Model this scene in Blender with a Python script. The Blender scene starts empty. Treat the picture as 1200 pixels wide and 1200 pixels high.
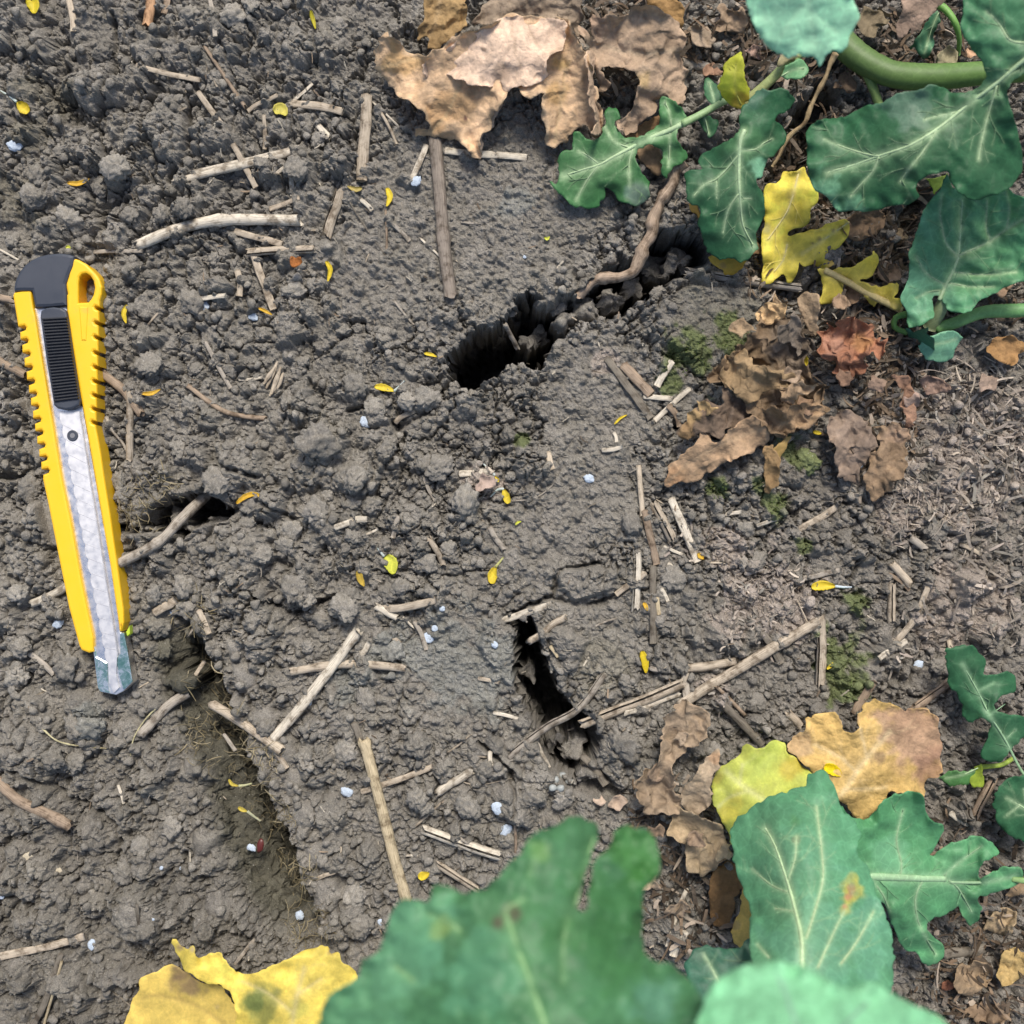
import bpy, math, random
import numpy as np
from mathutils import Vector, Matrix, Euler
from mathutils.geometry import delaunay_2d_cdt, tessellate_polygon

random.seed(11)
rng = np.random.default_rng(11)
scn = bpy.context.scene
C = scn.collection
S = 0.0003                    # one photo pixel on the soil is 0.3 mm
HC = 600.0 / math.tan(math.radians(24.8))   # camera height in the same unit

# ------------------------------------------------------------------ camera, sky, sun, exposure
cam_d = bpy.data.cameras.new('camera')
cam = bpy.data.objects.new('camera', cam_d)
C.objects.link(cam)
cam.location = (0, 0, HC * S)
cam.rotation_euler = (0, 0, 0)
cam_d.sensor_width = 36.0
cam_d.lens = 18.0 / math.tan(math.radians(24.8))
cam_d.clip_start = 0.005
cam_d.clip_end = 50.0
cam_d.dof.use_dof = True
cam_d.dof.focus_distance = (HC - 10) * S
cam_d.dof.aperture_fstop = 11.5
scn.camera = cam

SUN_EL, SUN_AZ = 55.0, 8.0   # elevation; azimuth clockwise from +Y (picture top)
world = bpy.data.worlds.new('World')
scn.world = world
world.use_nodes = True
wn = world.node_tree.nodes
wl = world.node_tree.links
bg = wn['Background']
sky = wn.new('ShaderNodeTexSky')
sky.sky_type = 'NISHITA'
sky.sun_disc = False
sky.sun_elevation = math.radians(SUN_EL)
sky.sun_rotation = math.radians(SUN_AZ)
sky.dust_density = 3.0
sky.air_density = 1.0
wl.new(sky.outputs['Color'], bg.inputs['Color'])
bg.inputs['Strength'].default_value = 0.1

sun_d = bpy.data.lights.new('sun', 'SUN')
sun_d.energy = 2.4
sun_d.angle = math.radians(16)
sun_d.color = (1.0, 0.93, 0.83)
sun = bpy.data.objects.new('sun', sun_d)
C.objects.link(sun)
_d = Vector((math.sin(math.radians(SUN_AZ)) * math.cos(math.radians(SUN_EL)),
             math.cos(math.radians(SUN_AZ)) * math.cos(math.radians(SUN_EL)),
             math.sin(math.radians(SUN_EL))))
sun.rotation_euler = _d.to_track_quat('Z', 'Y').to_euler()
sun.location = _d * 3

scn.view_settings.view_transform = 'Standard'
scn.view_settings.look = 'None'
scn.view_settings.gamma = 1.0
scn.view_settings.use_curve_mapping = False
scn.view_settings.exposure = 0.70

# ------------------------------------------------------------------ small helpers
def W(px, py, z):
    """photo pixel seen at height z (pixel units above the soil) -> metres"""
    k = (HC - z) / HC
    return ((px - 600.0) * k * S, (600.0 - py) * k * S, z * S)

def Wn(px, py, z):
    k = (HC - z) / HC
    return np.stack([(px - 600.0) * k * S, (600.0 - py) * k * S, z * S], -1)

def T(x0, y0, sc, pts):
    return [(x0 + u / sc, y0 + v / sc) for u, v in pts]

def lin(r, g, b):
    f = lambda c: ((c / 255 + 0.055) / 1.055) ** 2.4 if c > 10 else c / 255 / 12.92
    return (f(r), f(g), f(b))

def link_mesh(name, me, mat=None, parent=None, loc=None):
    o = bpy.data.objects.new(name, me)
    C.objects.link(o)
    if mat is not None and not me.materials:
        me.materials.append(mat)
    if parent is not None:
        o.parent = parent
    if loc is not None:
        o.location = loc
    return o

def obj(name, verts, faces, mat, parent=None, smooth=True, colors=None, uvs=None, org=None):
    """one mesh object; org (metres) becomes its origin"""
    v = np.asarray(verts, dtype=np.float64).reshape(-1, 3)
    base = np.zeros(3)
    if parent is not None:
        base = np.array(parent.get('_org', (0, 0, 0)))
    o3 = base if org is None else np.array(org, dtype=float)
    me = bpy.data.meshes.new(name)
    me.from_pydata((v - o3).tolist(), [], faces)
    if smooth:
        me.polygons.foreach_set('use_smooth', [True] * len(me.polygons))
    if colors is not None:
        a = me.color_attributes.new('tint', 'FLOAT_COLOR', 'POINT')
        c = np.ones((len(v), 4))
        c[:, :3] = colors
        a.data.foreach_set('color', c.ravel())
    if uvs is not None:
        ul = me.uv_layers.new(name='UVMap')
        li = np.empty(len(me.loops), dtype=np.int64)
        me.loops.foreach_get('vertex_index', li)
        ul.data.foreach_set('uv', np.asarray(uvs)[li].ravel())
    me.update()
    o = link_mesh(name, me, mat, parent)
    if org is not None:
        o.location = Vector(o3 - base)
    o['_org'] = [float(q) for q in o3]
    return o

def tag(o, label=None, cat=None, group=None, kind=None):
    if label: o['label'] = label
    if cat: o['category'] = cat
    if group: o['group'] = group
    if kind: o['kind'] = kind
    return o

def empty(name, loc, label, cat, group=None):
    o = bpy.data.objects.new(name, None)
    o.empty_display_size = 0.01
    C.objects.link(o)
    o.location = loc
    o['_org'] = list(loc)
    return tag(o, label, cat, group)

_tabs = {}
def vnoise(x, y, seed=0):
    """smooth lattice noise in -1..1"""
    if seed not in _tabs:
        _tabs[seed] = np.random.default_rng(1000 + seed).uniform(-1, 1, (256, 256))
    t = _tabs[seed]
    xi = np.floor(x).astype(np.int64); yi = np.floor(y).astype(np.int64)
    fx = x - xi; fy = y - yi
    fx = fx * fx * fx * (fx * (fx * 6 - 15) + 10); fy = fy * fy * fy * (fy * (fy * 6 - 15) + 10)
    a = t[xi & 255, yi & 255]; b = t[(xi + 1) & 255, yi & 255]
    c = t[xi & 255, (yi + 1) & 255]; d = t[(xi + 1) & 255, (yi + 1) & 255]
    return (a * (1 - fx) + b * fx) * (1 - fy) + (c * (1 - fx) + d * fx) * fy

def fbm(x, y, seed=0, octs=4, gain=0.5):
    s = 0; a = 1.0; n = 0
    for i in range(octs):
        s = s + a * vnoise(x * 2 ** i + 17.3 * i, y * 2 ** i - 9.1 * i, seed + i)
        n += a; a *= gain
    return s / n

def worley(x, y, seed=0):
    r = np.random.default_rng(500 + seed)
    jx = r.uniform(0, 1, (128, 128)); jy = r.uniform(0, 1, (128, 128)); jr = r.uniform(0, 1, (128, 128))
    xi = np.floor(x).astype(np.int64); yi = np.floor(y).astype(np.int64)
    f1 = np.full(x.shape, 9.0); f2 = np.full(x.shape, 9.0); idv = np.zeros(x.shape)
    for dx in (-1, 0, 1):
        for dy in (-1, 0, 1):
            cx = xi + dx; cy = yi + dy
            ddx = cx + jx[cx & 127, cy & 127] - x
            ddy = cy + jy[cx & 127, cy & 127] - y
            d = np.sqrt(ddx * ddx + ddy * ddy)
            m = d < f1
            f2 = np.where(m, f1, np.minimum(f2, d))
            idv = np.where(m, jr[cx & 127, cy & 127], idv)
            f1 = np.where(m, d, f1)
    return f1, f2, idv

def smooth01(a):
    a = np.clip(a, 0, 1)
    return a * a * (3 - 2 * a)

def inside(poly, x, y):
    p = np.asarray(poly); n = len(p)
    res = np.zeros(x.shape, bool)
    j = n - 1
    for i in range(n):
        xi, yi = p[i]; xj, yj = p[j]
        c = ((yi > y) != (yj > y)) & (x < (xj - xi) * (y - yi) / ((yj - yi) or 1e-9) + xi)
        res ^= c
        j = i
    return res

def dist_poly(pts, x, y, closed=False):
    """distance of points to a polyline"""
    p = np.asarray(pts, dtype=float)
    q = np.roll(p, -1, 0) if closed else p[1:]
    if not closed: p = p[:-1]
    best = np.full(x.shape, 1e9)
    for (ax, ay), (bx, by) in zip(p, q):
        dx, dy = bx - ax, by - ay
        L = dx * dx + dy * dy + 1e-9
        t = np.clip(((x - ax) * dx + (y - ay) * dy) / L, 0, 1)
        d = np.hypot(x - ax - t * dx, y - ay - t * dy)
        best = np.minimum(best, d)
    return best

def catmull(pts, step, closed):
    p = [np.array(q, dtype=float) for q in pts]
    n = len(p); out = []
    rngi = range(n if closed else n - 1)
    for i in rngi:
        if closed:
            a, b, c, d = p[(i - 1) % n], p[i], p[(i + 1) % n], p[(i + 2) % n]
        else:
            a, b, c, d = p[max(i - 1, 0)], p[i], p[i + 1], p[min(i + 2, n - 1)]
        m = max(1, int(round(np.linalg.norm(c[:2] - b[:2]) / step)))
        for k in range(m):
            t = k / m
            out.append(0.5 * ((2 * b) + (c - a) * t + (2 * a - 5 * b + 4 * c - d) * t * t + (3 * b - a - 3 * c + d) * t ** 3))
    if not closed: out.append(p[-1])
    return np.array(out)

def tps(ctrl, x, y):
    c = np.asarray(ctrl, dtype=float)
    if len(c) < 3:
        return np.full(x.shape, c[:, 2].mean())
    sc = 100.0
    cx, cy = c[:, 0] / sc, c[:, 1] / sc
    def ph(r2): return 0.5 * r2 * np.log(r2 + 1e-9)
    n = len(c)
    A = np.zeros((n + 3, n + 3))
    A[:n, :n] = ph((cx[:, None] - cx[None]) ** 2 + (cy[:, None] - cy[None]) ** 2) + np.eye(n) * 0.02
    A[:n, n] = 1; A[:n, n + 1] = cx; A[:n, n + 2] = cy
    A[n, :n] = 1; A[n + 1, :n] = cx; A[n + 2, :n] = cy
    w = np.linalg.solve(A + np.eye(n + 3) * 1e-7, np.concatenate([c[:, 2], np.zeros(3)]))
    xs, ys = x / sc, y / sc
    out = w[n] + w[n + 1] * xs + w[n + 2] * ys
    for i in range(n):
        out = out + w[i] * ph((xs - cx[i]) ** 2 + (ys - cy[i]) ** 2)
    return out

# ------------------------------------------------------------------ materials
class NT:
    def __init__(s, name):
        s.m = bpy.data.materials.new(name); s.m.use_nodes = True
        s.t = s.m.node_tree; s.b = s.t.nodes['Principled BSDF']; s.out = s.t.nodes['Material Output']
    def n(s, kind, **kw):
        q = s.t.nodes.new(kind)
        for k, v in kw.items():
            if k in q.inputs: q.inputs[k].default_value = v
            else: setattr(q, k, v)
        return q
    def l(s, a, b): s.t.links.new(a, b)
    def noise(s, vec, scale, detail=3, rough=0.6, dist=0.0):
        q = s.n('ShaderNodeTexNoise'); q.inputs['Scale'].default_value = scale
        q.inputs['Detail'].default_value = detail; q.inputs['Roughness'].default_value = rough
        q.inputs['Distortion'].default_value = dist
        if vec is not None: s.l(vec, q.inputs['Vector'])
        return q
    def ramp(s, fac, stops):
        q = s.n('ShaderNodeValToRGB'); e = q.color_ramp.elements
        while len(e) < len(stops): e.new(0.5)
        for i, (p, c) in enumerate(stops):
            e[i].position = p; e[i].color = (*c, 1) if len(c) == 3 else c
        s.l(fac, q.inputs['Fac'])
        return q
    def mix(s, mode, fac, a, b):
        q = s.n('ShaderNodeMix', data_type='RGBA', blend_type=mode)
        if isinstance(fac, (int, float)): q.inputs[0].default_value = fac
        else: s.l(fac, q.inputs[0])
        for v, k in ((a, 6), (b, 7)):
            if isinstance(v, tuple): q.inputs[k].default_value = (*v, 1)
            else: s.l(v, q.inputs[k])
        return q.outputs[2]
    def bump(s, h, strength, dist):
        q = s.n('ShaderNodeBump'); q.inputs['Strength'].default_value = strength; q.inputs['Distance'].default_value = dist
        s.l(h, q.inputs['Height']); s.l(q.outputs[0], s.b.inputs['Normal'])
        return q

def g3(v): return (v, v, v)

def mat_soil(name, attr=True, base=(0.2, 0.188, 0.162), f=1.0):
    k = NT(name)
    tc = k.n('ShaderNodeTexCoord').outputs['Object']
    n1 = k.noise(tc, 2400 * f, 4, 0.7); n2 = k.noise(tc, 600 * f, 4, 0.6); n3 = k.noise(tc, 110 * f, 3, 0.55)
    r1 = k.ramp(n1.outputs[0], [(0.3, g3(0.62)), (0.7, g3(1.32))])
    r2 = k.ramp(n2.outputs[0], [(0.3, g3(0.82)), (0.7, g3(1.16))])
    r3 = k.ramp(n3.outputs[0], [(0.3, (0.93, 0.92, 0.89)), (0.7, (1.06, 1.05, 1.05))])
    if attr:
        a = k.n('ShaderNodeAttribute', attribute_name='tint').outputs['Color']
    else:
        oi = k.n('ShaderNodeObjectInfo')
        a = oi.outputs['Color']
    c = k.mix('MULTIPLY', 1.0, a, r1.outputs[0])
    c = k.mix('MULTIPLY', 1.0, c, r2.outputs[0])
    c = k.mix('MULTIPLY', 1.0, c, r3.outputs[0])
    # pale mineral grains
    v = k.n('ShaderNodeTexVoronoi'); v.inputs['Scale'].default_value = 420 * f; k.l(tc, v.inputs['Vector'])
    sp = k.ramp(v.outputs['Distance'], [(0.05, g3(1)), (0.09, g3(0))])
    c = k.mix('MIX', sp.outputs[0], c, (0.38, 0.37, 0.34))
    k.l(c, k.b.inputs['Base Color'])
    k.b.inputs['Roughness'].default_value = 0.95
    k.b.inputs['Specular IOR Level'].default_value = 0.15
    hh = k.mix('ADD', 1.0, n1.outputs['Color'], n2.outputs['Color'])
    k.bump(hh, 1.0, 0.0007 if f == 1.0 else 0.0004)
    return k.m

def mat_leaf(name, rough=0.5, transl=0.22, spec=0.4, bscale=900, bstr=0.35, mott=(0.88, 1.1), net_amt=0.4, bdist=0.0004):
    k = NT(name)
    tc = k.n('ShaderNodeTexCoord').outputs['Object']
    a = k.n('ShaderNodeAttribute', attribute_name='tint').outputs['Color']
    n1 = k.noise(tc, 160, 4, 0.6); n2 = k.noise(tc, bscale, 3, 0.6)
    r1 = k.ramp(n1.outputs[0], [(0.3, g3(mott[0])), (0.7, g3(mott[1]))])
    r2 = k.ramp(n2.outputs[0], [(0.3, g3(0.9)), (0.7, g3(1.08))])
    c = k.mix('MULTIPLY', 1.0, a, r1.outputs[0]); c = k.mix('MULTIPLY', 1.0, c, r2.outputs[0])
    # net of fine veins
    v = k.n('ShaderNodeTexVoronoi', feature='DISTANCE_TO_EDGE'); v.inputs['Scale'].default_value = 260
    k.l(tc, v.inputs['Vector'])
    net = k.ramp(v.outputs['Distance'], [(0.0, g3(net_amt)), (0.07, g3(0))])
    c2 = k.mix('MULTIPLY', 1.0, c, (1.5, 1.4, 1.45))
    c = k.mix('MIX', net.outputs[0], c, c2)
    k.l(c, k.b.inputs['Base Color'])
    k.b.inputs['Roughness'].default_value = rough
    k.b.inputs['Specular IOR Level'].default_value = spec
    hh = k.mix('ADD', 1.0, v.outputs['Distance'], n2.outputs['Color'])
    bm = k.bump(hh, bstr, bdist)
    tr = k.n('ShaderNodeBsdfTranslucent'); k.l(k.mix('MULTIPLY', 1.0, c, (1.25, 1.35, 0.7)), tr.inputs['Color'])
    k.l(bm.outputs[0], tr.inputs['Normal'])
    mx = k.n('ShaderNodeMixShader'); mx.inputs[0].default_value = transl
    k.l(k.b.outputs[0], mx.inputs[1]); k.l(tr.outputs[0], mx.inputs[2]); k.l(mx.outputs[0], k.out.inputs['Surface'])
    return k.m

def mat_straw(name):
    k = NT(name)
    uv = k.n('ShaderNodeUVMap', uv_map='UVMap').outputs[0]
    a = k.n('ShaderNodeAttribute', attribute_name='tint').outputs['Color']
    mp = k.n('ShaderNodeMapping'); mp.inputs['Scale'].default_value = (5, 13, 1); k.l(uv, mp.inputs['Vector'])
    n1 = k.noise(mp.outputs[0], 3.0, 4, 0.65)
    tc = k.n('ShaderNodeTexCoord').outputs['Object']
    n2 = k.noise(tc, 260, 4, 0.65)
    r1 = k.ramp(n1.outputs[0], [(0.34, (0.42, 0.38, 0.34)), (0.46, g3(0.92)), (0.6, g3(1.1)), (0.72, g3(1.3))])
    r2 = k.ramp(n2.outputs[0], [(0.36, (0.42, 0.39, 0.36)), (0.5, g3(0.98)), (0.7, g3(1.15))])
    c = k.mix('MULTIPLY', 1.0, a, r1.outputs[0]); c = k.mix('MULTIPLY', 1.0, c, r2.outputs[0])
    k.l(c, k.b.inputs['Base Color'])
    k.b.inputs['Roughness'].default_value = 0.72
    k.b.inputs['Specular IOR Level'].default_value = 0.25
    k.bump(n1.outputs[0], 0.6, 0.0003)
    return k.m

def mat_plain(name, col, rough=0.5, metal=0.0, spec=0.5, var=0.1, scale=300, bump=0.0, sss=0.0):
    k = NT(name)
    tc = k.n('ShaderNodeTexCoord').outputs['Object']
    n1 = k.noise(tc, scale, 4, 0.6)
    r = k.ramp(n1.outputs[0], [(0.3, tuple(c * (1 - var) for c in col)), (0.7, tuple(min(1, c * (1 + var)) for c in col))])
    k.l(r.outputs[0], k.b.inputs['Base Color'])
    k.b.inputs['Roughness'].default_value = rough; k.b.inputs['Metallic'].default_value = metal
    k.b.inputs['Specular IOR Level'].default_value = spec
    rr = k.ramp(n1.outputs[0], [(0.3, g3(max(0, rough - 0.08))), (0.7, g3(min(1, rough + 0.1)))])
    k.l(rr.outputs[0], k.b.inputs['Roughness'])
    if bump: k.bump(n1.outputs[0], bump, 0.0003)
    return k.m

M_SOIL = mat_soil('dry_soil')
M_CLOD = mat_soil('clod_soil', attr=False, base=(0.21, 0.203, 0.188), f=0.0042)
M_GREEN = mat_leaf('green_leaf', 0.5, 0.2, 0.28)
M_YELLOW = mat_leaf('yellow_leaf', 0.6, 0.3, 0.3, mott=(0.85, 1.1), net_amt=0.16)
M_DRY = mat_leaf('dry_leaf', 0.75, 0.16, 0.2, bstr=0.9, mott=(0.7, 1.2), net_amt=0.12, bscale=650, bdist=0.0007)
M_STRAW = mat_straw('straw')
M_PELLET = mat_plain('pale_pellet', (0.42, 0.49, 0.57), 0.75, var=0.25, scale=4, bump=0.5)
# ------------------------------------------------------------------ the soil: one sheet, clods piled up by stamping
STEP = 1.45
LO, HI = -60.0, 1260.0
gx1 = np.arange(LO, HI + 0.1, STEP)
NX = len(gx1)
GX, GY = np.meshgrid(gx1, gx1, indexing='xy')      # GY grows downwards like the photo
warpA = fbm(GX / 26, GY / 26, 3, 4, 0.6); warpB = fbm(GX / 26 + 50, GY / 26, 8, 4, 0.6)
warpS = fbm(GX / 9, GY / 9, 21, 3, 0.6); warpL = fbm(GX / 60, GY / 60, 31, 4, 0.55)

def blob(x, y, r, nz=0.5):
    d = np.hypot(GX - x, GY - y) / r
    return smooth01((1.15 - d + nz * warpA) * 2.2)

def blobs(lst, nz=0.5):
    m = np.zeros_like(GX)
    for x, y, r in lst: m = np.maximum(m, blob(x, y, r, nz))
    return m

fine = blobs([(560, 240, 130), (480, 250, 80), (650, 210, 90), (700, 470, 75), (690, 570, 70), (640, 640, 60), (840, 375, 60), (540, 780, 75), (450, 330, 60), (700, 740, 60)], 0.35)
H = 6.0 * warpL + 3.0 * warpA
# broad relief
def ridge(poly, w, amount):
    global H
    d = dist_poly(poly, GX + 6 * warpA, GY + 6 * warpB)
    H += amount * np.exp(-(d / w) ** 2)
ridge([(55, -40), (62, 60), (85, 130), (120, 190), (118, 300)], 20, -22)
ridge([(0, 240), (60, 300)], 16, -10)
ridge([(135, 280), (230, 60), (330, 20)], 60, 6)
ridge([(30, 550), (5, 548)], 9, -26)
ridge([(560, 420), (500, 480), (470, 500)], 10, -12)
ridge([(850, 445), (842, 400), (880, 560)], 26, 12)
ridge([(900, 560), (930, 500)], 30, 10)
ridge([(600, 260), (480, 330)], 90, 6)
tint = np.zeros(GX.shape) + 1.0

def stamp(cx, cy, rx, ry, hgt, ang, p, zoff, wa, shade=None):
    global H
    R = max(rx, ry) * 1.5
    i0 = int((cx - R - LO) / STEP); i1 = int((cx + R - LO) / STEP) + 2
    j0 = int((cy - R - LO) / STEP); j1 = int((cy + R - LO) / STEP) + 2
    i0 = max(i0, 0); j0 = max(j0, 0); i1 = min(i1, NX); j1 = min(j1, NX)
    if i1 <= i0 or j1 <= j0: return
    sl = (slice(j0, j1), slice(i0, i1))
    x = GX[sl] - cx; y = GY[sl] - cy
    ca, sa = math.cos(ang), math.sin(ang)
    u = (x * ca + y * sa) / rx; v = (-x * sa + y * ca) / ry
    w = wa[sl]
    nd = random.randint(5, 8); d = np.sqrt(u * u + v * v) * 0.55
    for q in range(nd):                      # an angular, broken outline
        th = 6.283 * q / nd + random.uniform(-0.35, 0.35)
        d = np.maximum(d, (u * math.cos(th) + v * math.sin(th)) * random.uniform(0.85, 1.2))
    d = np.maximum(d, 0) * (1 + 0.42 * w)
    hv = H[sl]
    ic = min(max(int((cx - LO) / STEP), 0), NX - 1); jc = min(max(int((cy - LO) / STEP), 0), NX - 1)
    zc = (min(H[jc, ic], 4.0) if hgt > 9 else H[jc, ic]) if zoff is None else zoff
    # tilted flat-topped lump
    h = zc + hgt * (1 - d ** p) + hgt * random.uniform(0.1, 0.42) * (u * math.cos(ang * 3) + v * math.sin(ang * 3))
    m = (h > hv) & (d < 1.2)
    H[sl] = np.where(m, h, hv)
    if shade is not None:
        tint[sl] = np.where(m, shade, tint[sl])

BIG = [(203,33,16),(235,35,18),(180,52,20),(213,68,22),(110,107,30),(160,95,22),(195,160,38),(245,160,27),(95,170,32),(145,205,22),(48,240,18),(30,158,12),(195,255,14),(222,252,14),(155,258,12),(140,270,22),(65,275,20),(300,20,22),(350,60,20),(390,60,24),(330,155,18),(400,110,20),(10,20,20),(40,60,20),(75,60,20),(25,110,18),(60,200,18),(10,250,22),
(380,525,36),(285,545,33),(262,568,24),(340,495,16),(275,650,45),(335,640,15),(375,600,26),(350,690,28),(300,735,36),(185,695,16),(190,765,18),(50,775,16),(85,780,22),(40,660,36),(62,620,30),(25,625,20),(15,560,16),(230,530,22),(300,590,22),(320,620,16),(395,560,18),(20,480,18),(15,430,16),
(418,455,18),(440,482,17),(502,470,20),(478,468,16),(455,530,16),(515,550,20),(545,592,23),(545,475,25),(490,612,24),(420,560,22),(410,592,16),(500,660,15),(470,690,15),(520,622,15),(525,646,14),(430,640,18),(740,615,18),(565,432,22),(350,390,14),(450,400,14),(470,610,16),(395,655,18),(360,650,20),
(40,880,42),(110,850,22),(120,828,20),(90,890,20),(150,872,30),(178,905,30),(150,948,26),(205,968,16),(50,950,26),(35,1030,38),(55,1078,28),(180,1012,42),(172,1060,40),(220,1060,16),(85,1150,26),(125,1140,22),(25,1140,26),(315,1042,16),(330,1060,13),(370,900,26),(385,950,28),(395,1000,30),(30,818,22),(110,1060,18),(240,1010,20),(230,1100,22),(10,760,20),(15,700,20),
(490,872,20),(490,936,18),(550,946,18),(622,932,19),(440,880,25),(500,1022,15),(425,1082,20),(420,1012,22),(560,920,12),(570,900,13),(730,872,30),(660,917,22),(520,900,16),(460,1080,18),(360,1010,14),(540,970,14),(365,860,20),(400,840,22),(330,960,16),
(900,600,14),(870,610,13),(850,560,14),(830,540,16),(990,640,16),(870,690,14),(930,620,14),(1110,560,20),(1150,600,18),(1100,690,16),(1160,740,20),(1120,480,18),(890,855,20),(990,860,18),(1100,880,18)]
for x, y, r in BIG:
    a = random.uniform(0, 6.28)
    stamp(x, y, r * random.uniform(0.95, 1.15), r * random.uniform(0.8, 1.0), r * random.uniform(0.5, 0.8), a, random.uniform(2.2, 3.8), None, warpB if r > 18 else warpA, random.uniform(0.93, 1.12))
def pick(n, r0, r1, keep_fine, p=2.4):
    made = 0
    while made < n:
        x = random.uniform(LO, HI); y = random.uniform(LO, HI)
        f = fine[int((y - LO) / STEP), int((x - LO) / STEP)]
        if random.random() < f * (1 - keep_fine): 
            made += 0.5; continue
        r = r0 * (r1 / r0) ** (random.random() ** 1.6)
        stamp(x, y, r * random.uniform(0.85, 1.2), r * random.uniform(0.75, 1.0), r * random.uniform(0.5, 1.15), random.uniform(0, 6.28),
              random.uniform(2.2, 4.6), None, warpA if r > 10 else warpS, random.uniform(0.88, 1.14))
        made += 1
pick(420, 11, 25, 0.05)
pick(2300, 6, 12, 0.2)
pick(10000, 2.4, 6.5, 0.8)

# plates of crusted soil
def plate(poly, z, tiltx=0.0, tilty=0.0, edge=5):
    global H
    p = np.array(poly); cx, cy = p.mean(0)
    X = GX + 3.5 * warpS + 4 * warpA; Y = GY + 3.5 * warpB
    d = dist_poly(p, X, Y, True) * np.where(inside(p, X, Y), 1, -1)
    h = z + tiltx * (GX - cx) + tilty * (GY - cy) + 1.5 * warpA + 1.0 * warpS
    m = smooth01((d + 1) / edge)
    H = H * (1 - m) + np.maximum(h, H * 0.35) * m
plate([(647, 662), (690, 664), (728, 668), (720, 690), (700, 700), (672, 703), (655, 690)], 13, 0.03, 0.05, 4)
plate(T(760, 330, 3.75, [(-10, 180), (60, 60), (180, 20), (330, 20), (450, 40), (520, 60), (480, 170), (380, 250), (300, 330), (190, 360), (100, 310), (20, 260)]), 14, -0.02, 0.06, 6)
plate([(775, 215), (800, 195), (830, 225), (828, 275), (770, 275)], 12, 0, 0.05, 5)
plate([(575, 715), (604, 740), (602, 790), (612, 830), (590, 800), (560, 760)], 9, 0.0, 0.0, 6)

# loose soil holds no very steep slope
for _ in range(5):
    nb = np.minimum(np.minimum(np.roll(H, 1, 0), np.roll(H, -1, 0)), np.minimum(np.roll(H, 1, 1), np.roll(H, -1, 1))) + 2.3 * STEP
    dg = np.minimum(np.minimum(np.roll(H, (1, 1), (0, 1)), np.roll(H, (-1, 1), (0, 1))), np.minimum(np.roll(H, (1, -1), (0, 1)), np.roll(H, (-1, -1), (0, 1)))) + 3.25 * STEP
    H = np.minimum(H, np.minimum(nb, dg))
# crumbs everywhere, finer than the lumps
rough_amt = 1.0 - 0.45 * fine
for sc, amp, sd in ((15.0, 4.6, 1), (7.5, 4.0, 2), (4.4, 2.4, 3)):
    f1, f2, idv = worley((GX + 0.45 * sc * warpS + 0.3 * sc * warpA) / sc, (GY + 0.45 * sc * warpB - 0.3 * sc * warpS) / sc, sd)
    H += amp * (0.75 - f1 * f1 * 1.5) * (0.35 + 0.9 * idv) * (0.6 + 0.5 * warpA + 0.2)
    if sd == 2: tint *= 0.95 + 0.1 * idv
H += 1.2 * warpS + 1.3 * fbm(GX / 3.4, GY / 3.4, 41, 2)
# crevices between crumbs
for sc, amp, w, sd, lo in ((58.0, 12.0, 3.2, 11, 0.05), (27.0, 9.0, 2.4, 12, 0.12), (12.5, 5.0, 1.6, 13, 0.3)):
    f1, f2, idv = worley((GX + 0.34 * sc * warpA + 0.16 * sc * warpS) / sc, (GY + 0.34 * sc * warpB - 0.16 * sc * warpS) / sc, sd)
    msk = smooth01(0.5 + 1.4 * vnoise(GX / (sc * 2.2), GY / (sc * 2.2), 70 + sd)) * (1 - (1 - lo) * fine)
    H -= amp * np.exp(-((f2 - f1) * sc / w) ** 1.3) * msk
    tint *= 1 + 0.10 * (idv - 0.5) * msk

# shrinkage cracks and the furrow
def crack(poly, depth, wall=5.0, jag=5.0, floor_noise=25, grow=0.0):
    global H
    p = np.array(poly)
    X = GX + jag * warpS + jag * 0.9 * warpA; Y = GY + jag * warpB + jag * 0.6 * warpS
    d = dist_poly(p, X, Y, True) * np.where(inside(p, X, Y), 1, -1)
    d = d + grow
    m = smooth01((d + wall * 0.3) / wall)
    deep = depth * (0.35 + 0.65 * smooth01(d / 12)) + floor_noise * warpA
    H = H - m * deep
    lip = np.exp(-((d + 6) / 5) ** 2)
    H += 1.5 * lip
C1 = T(500, 240, 3, [(75,570),(110,500),(160,450),(210,440),(260,435),(300,390),(340,345),(370,320),(400,345),(430,360),(480,355),(530,335),(560,300),(610,260),(650,215),(680,195),(720,200),(760,190),(790,125),(840,115),(900,125),(960,120),(990,170),(980,215),(920,235),(850,260),(800,295),(740,335),(690,370),(640,390),(560,400),(500,430),(450,470),(420,510),(390,560),(330,550),(280,555),(230,590),(190,615),(150,650),(110,620)])
crack(C1, 300, 5, 6, grow=5)
C2 = [(602,722),(618,728),(626,745),(633,765),(644,785),(650,808),(668,832),(692,848),(700,868),(694,890),(672,906),(648,900),(640,880),(632,858),(625,840),(612,815),(605,790),(608,765),(605,745)]
crack(C2, 260, 5, 3.5, grow=5)
C3 = T(0, 400, 3, [(400,650),(500,640),(540,590),(600,555),(700,535),(730,515),(735,550),(770,560),(815,595),(800,622),(740,635),(680,655),(640,690),(600,700),(560,662),(490,668),(400,668)])
crack(C3, 160, 6, 3, 15, grow=2.5)
crack([(900, 210), (930, 130), (965, 90), (985, 110), (950, 190), (925, 235)], 90, 10, 6)
crack([(1065, 215), (1090, 225), (1082, 262), (1062, 280), (1050, 250)], 60, 10, 6)
crack([(0, 548), (25, 552), (33, 560), (10, 566), (-20, 562)], 45, 6, 2, 6)
crack([(868, 430), (890, 470), (880, 500), (862, 470)], 25, 8, 4, 6)
crack([(640, 895), (700, 912), (740, 925), (720, 940), (660, 925)], 35, 8, 5, 10)
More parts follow.
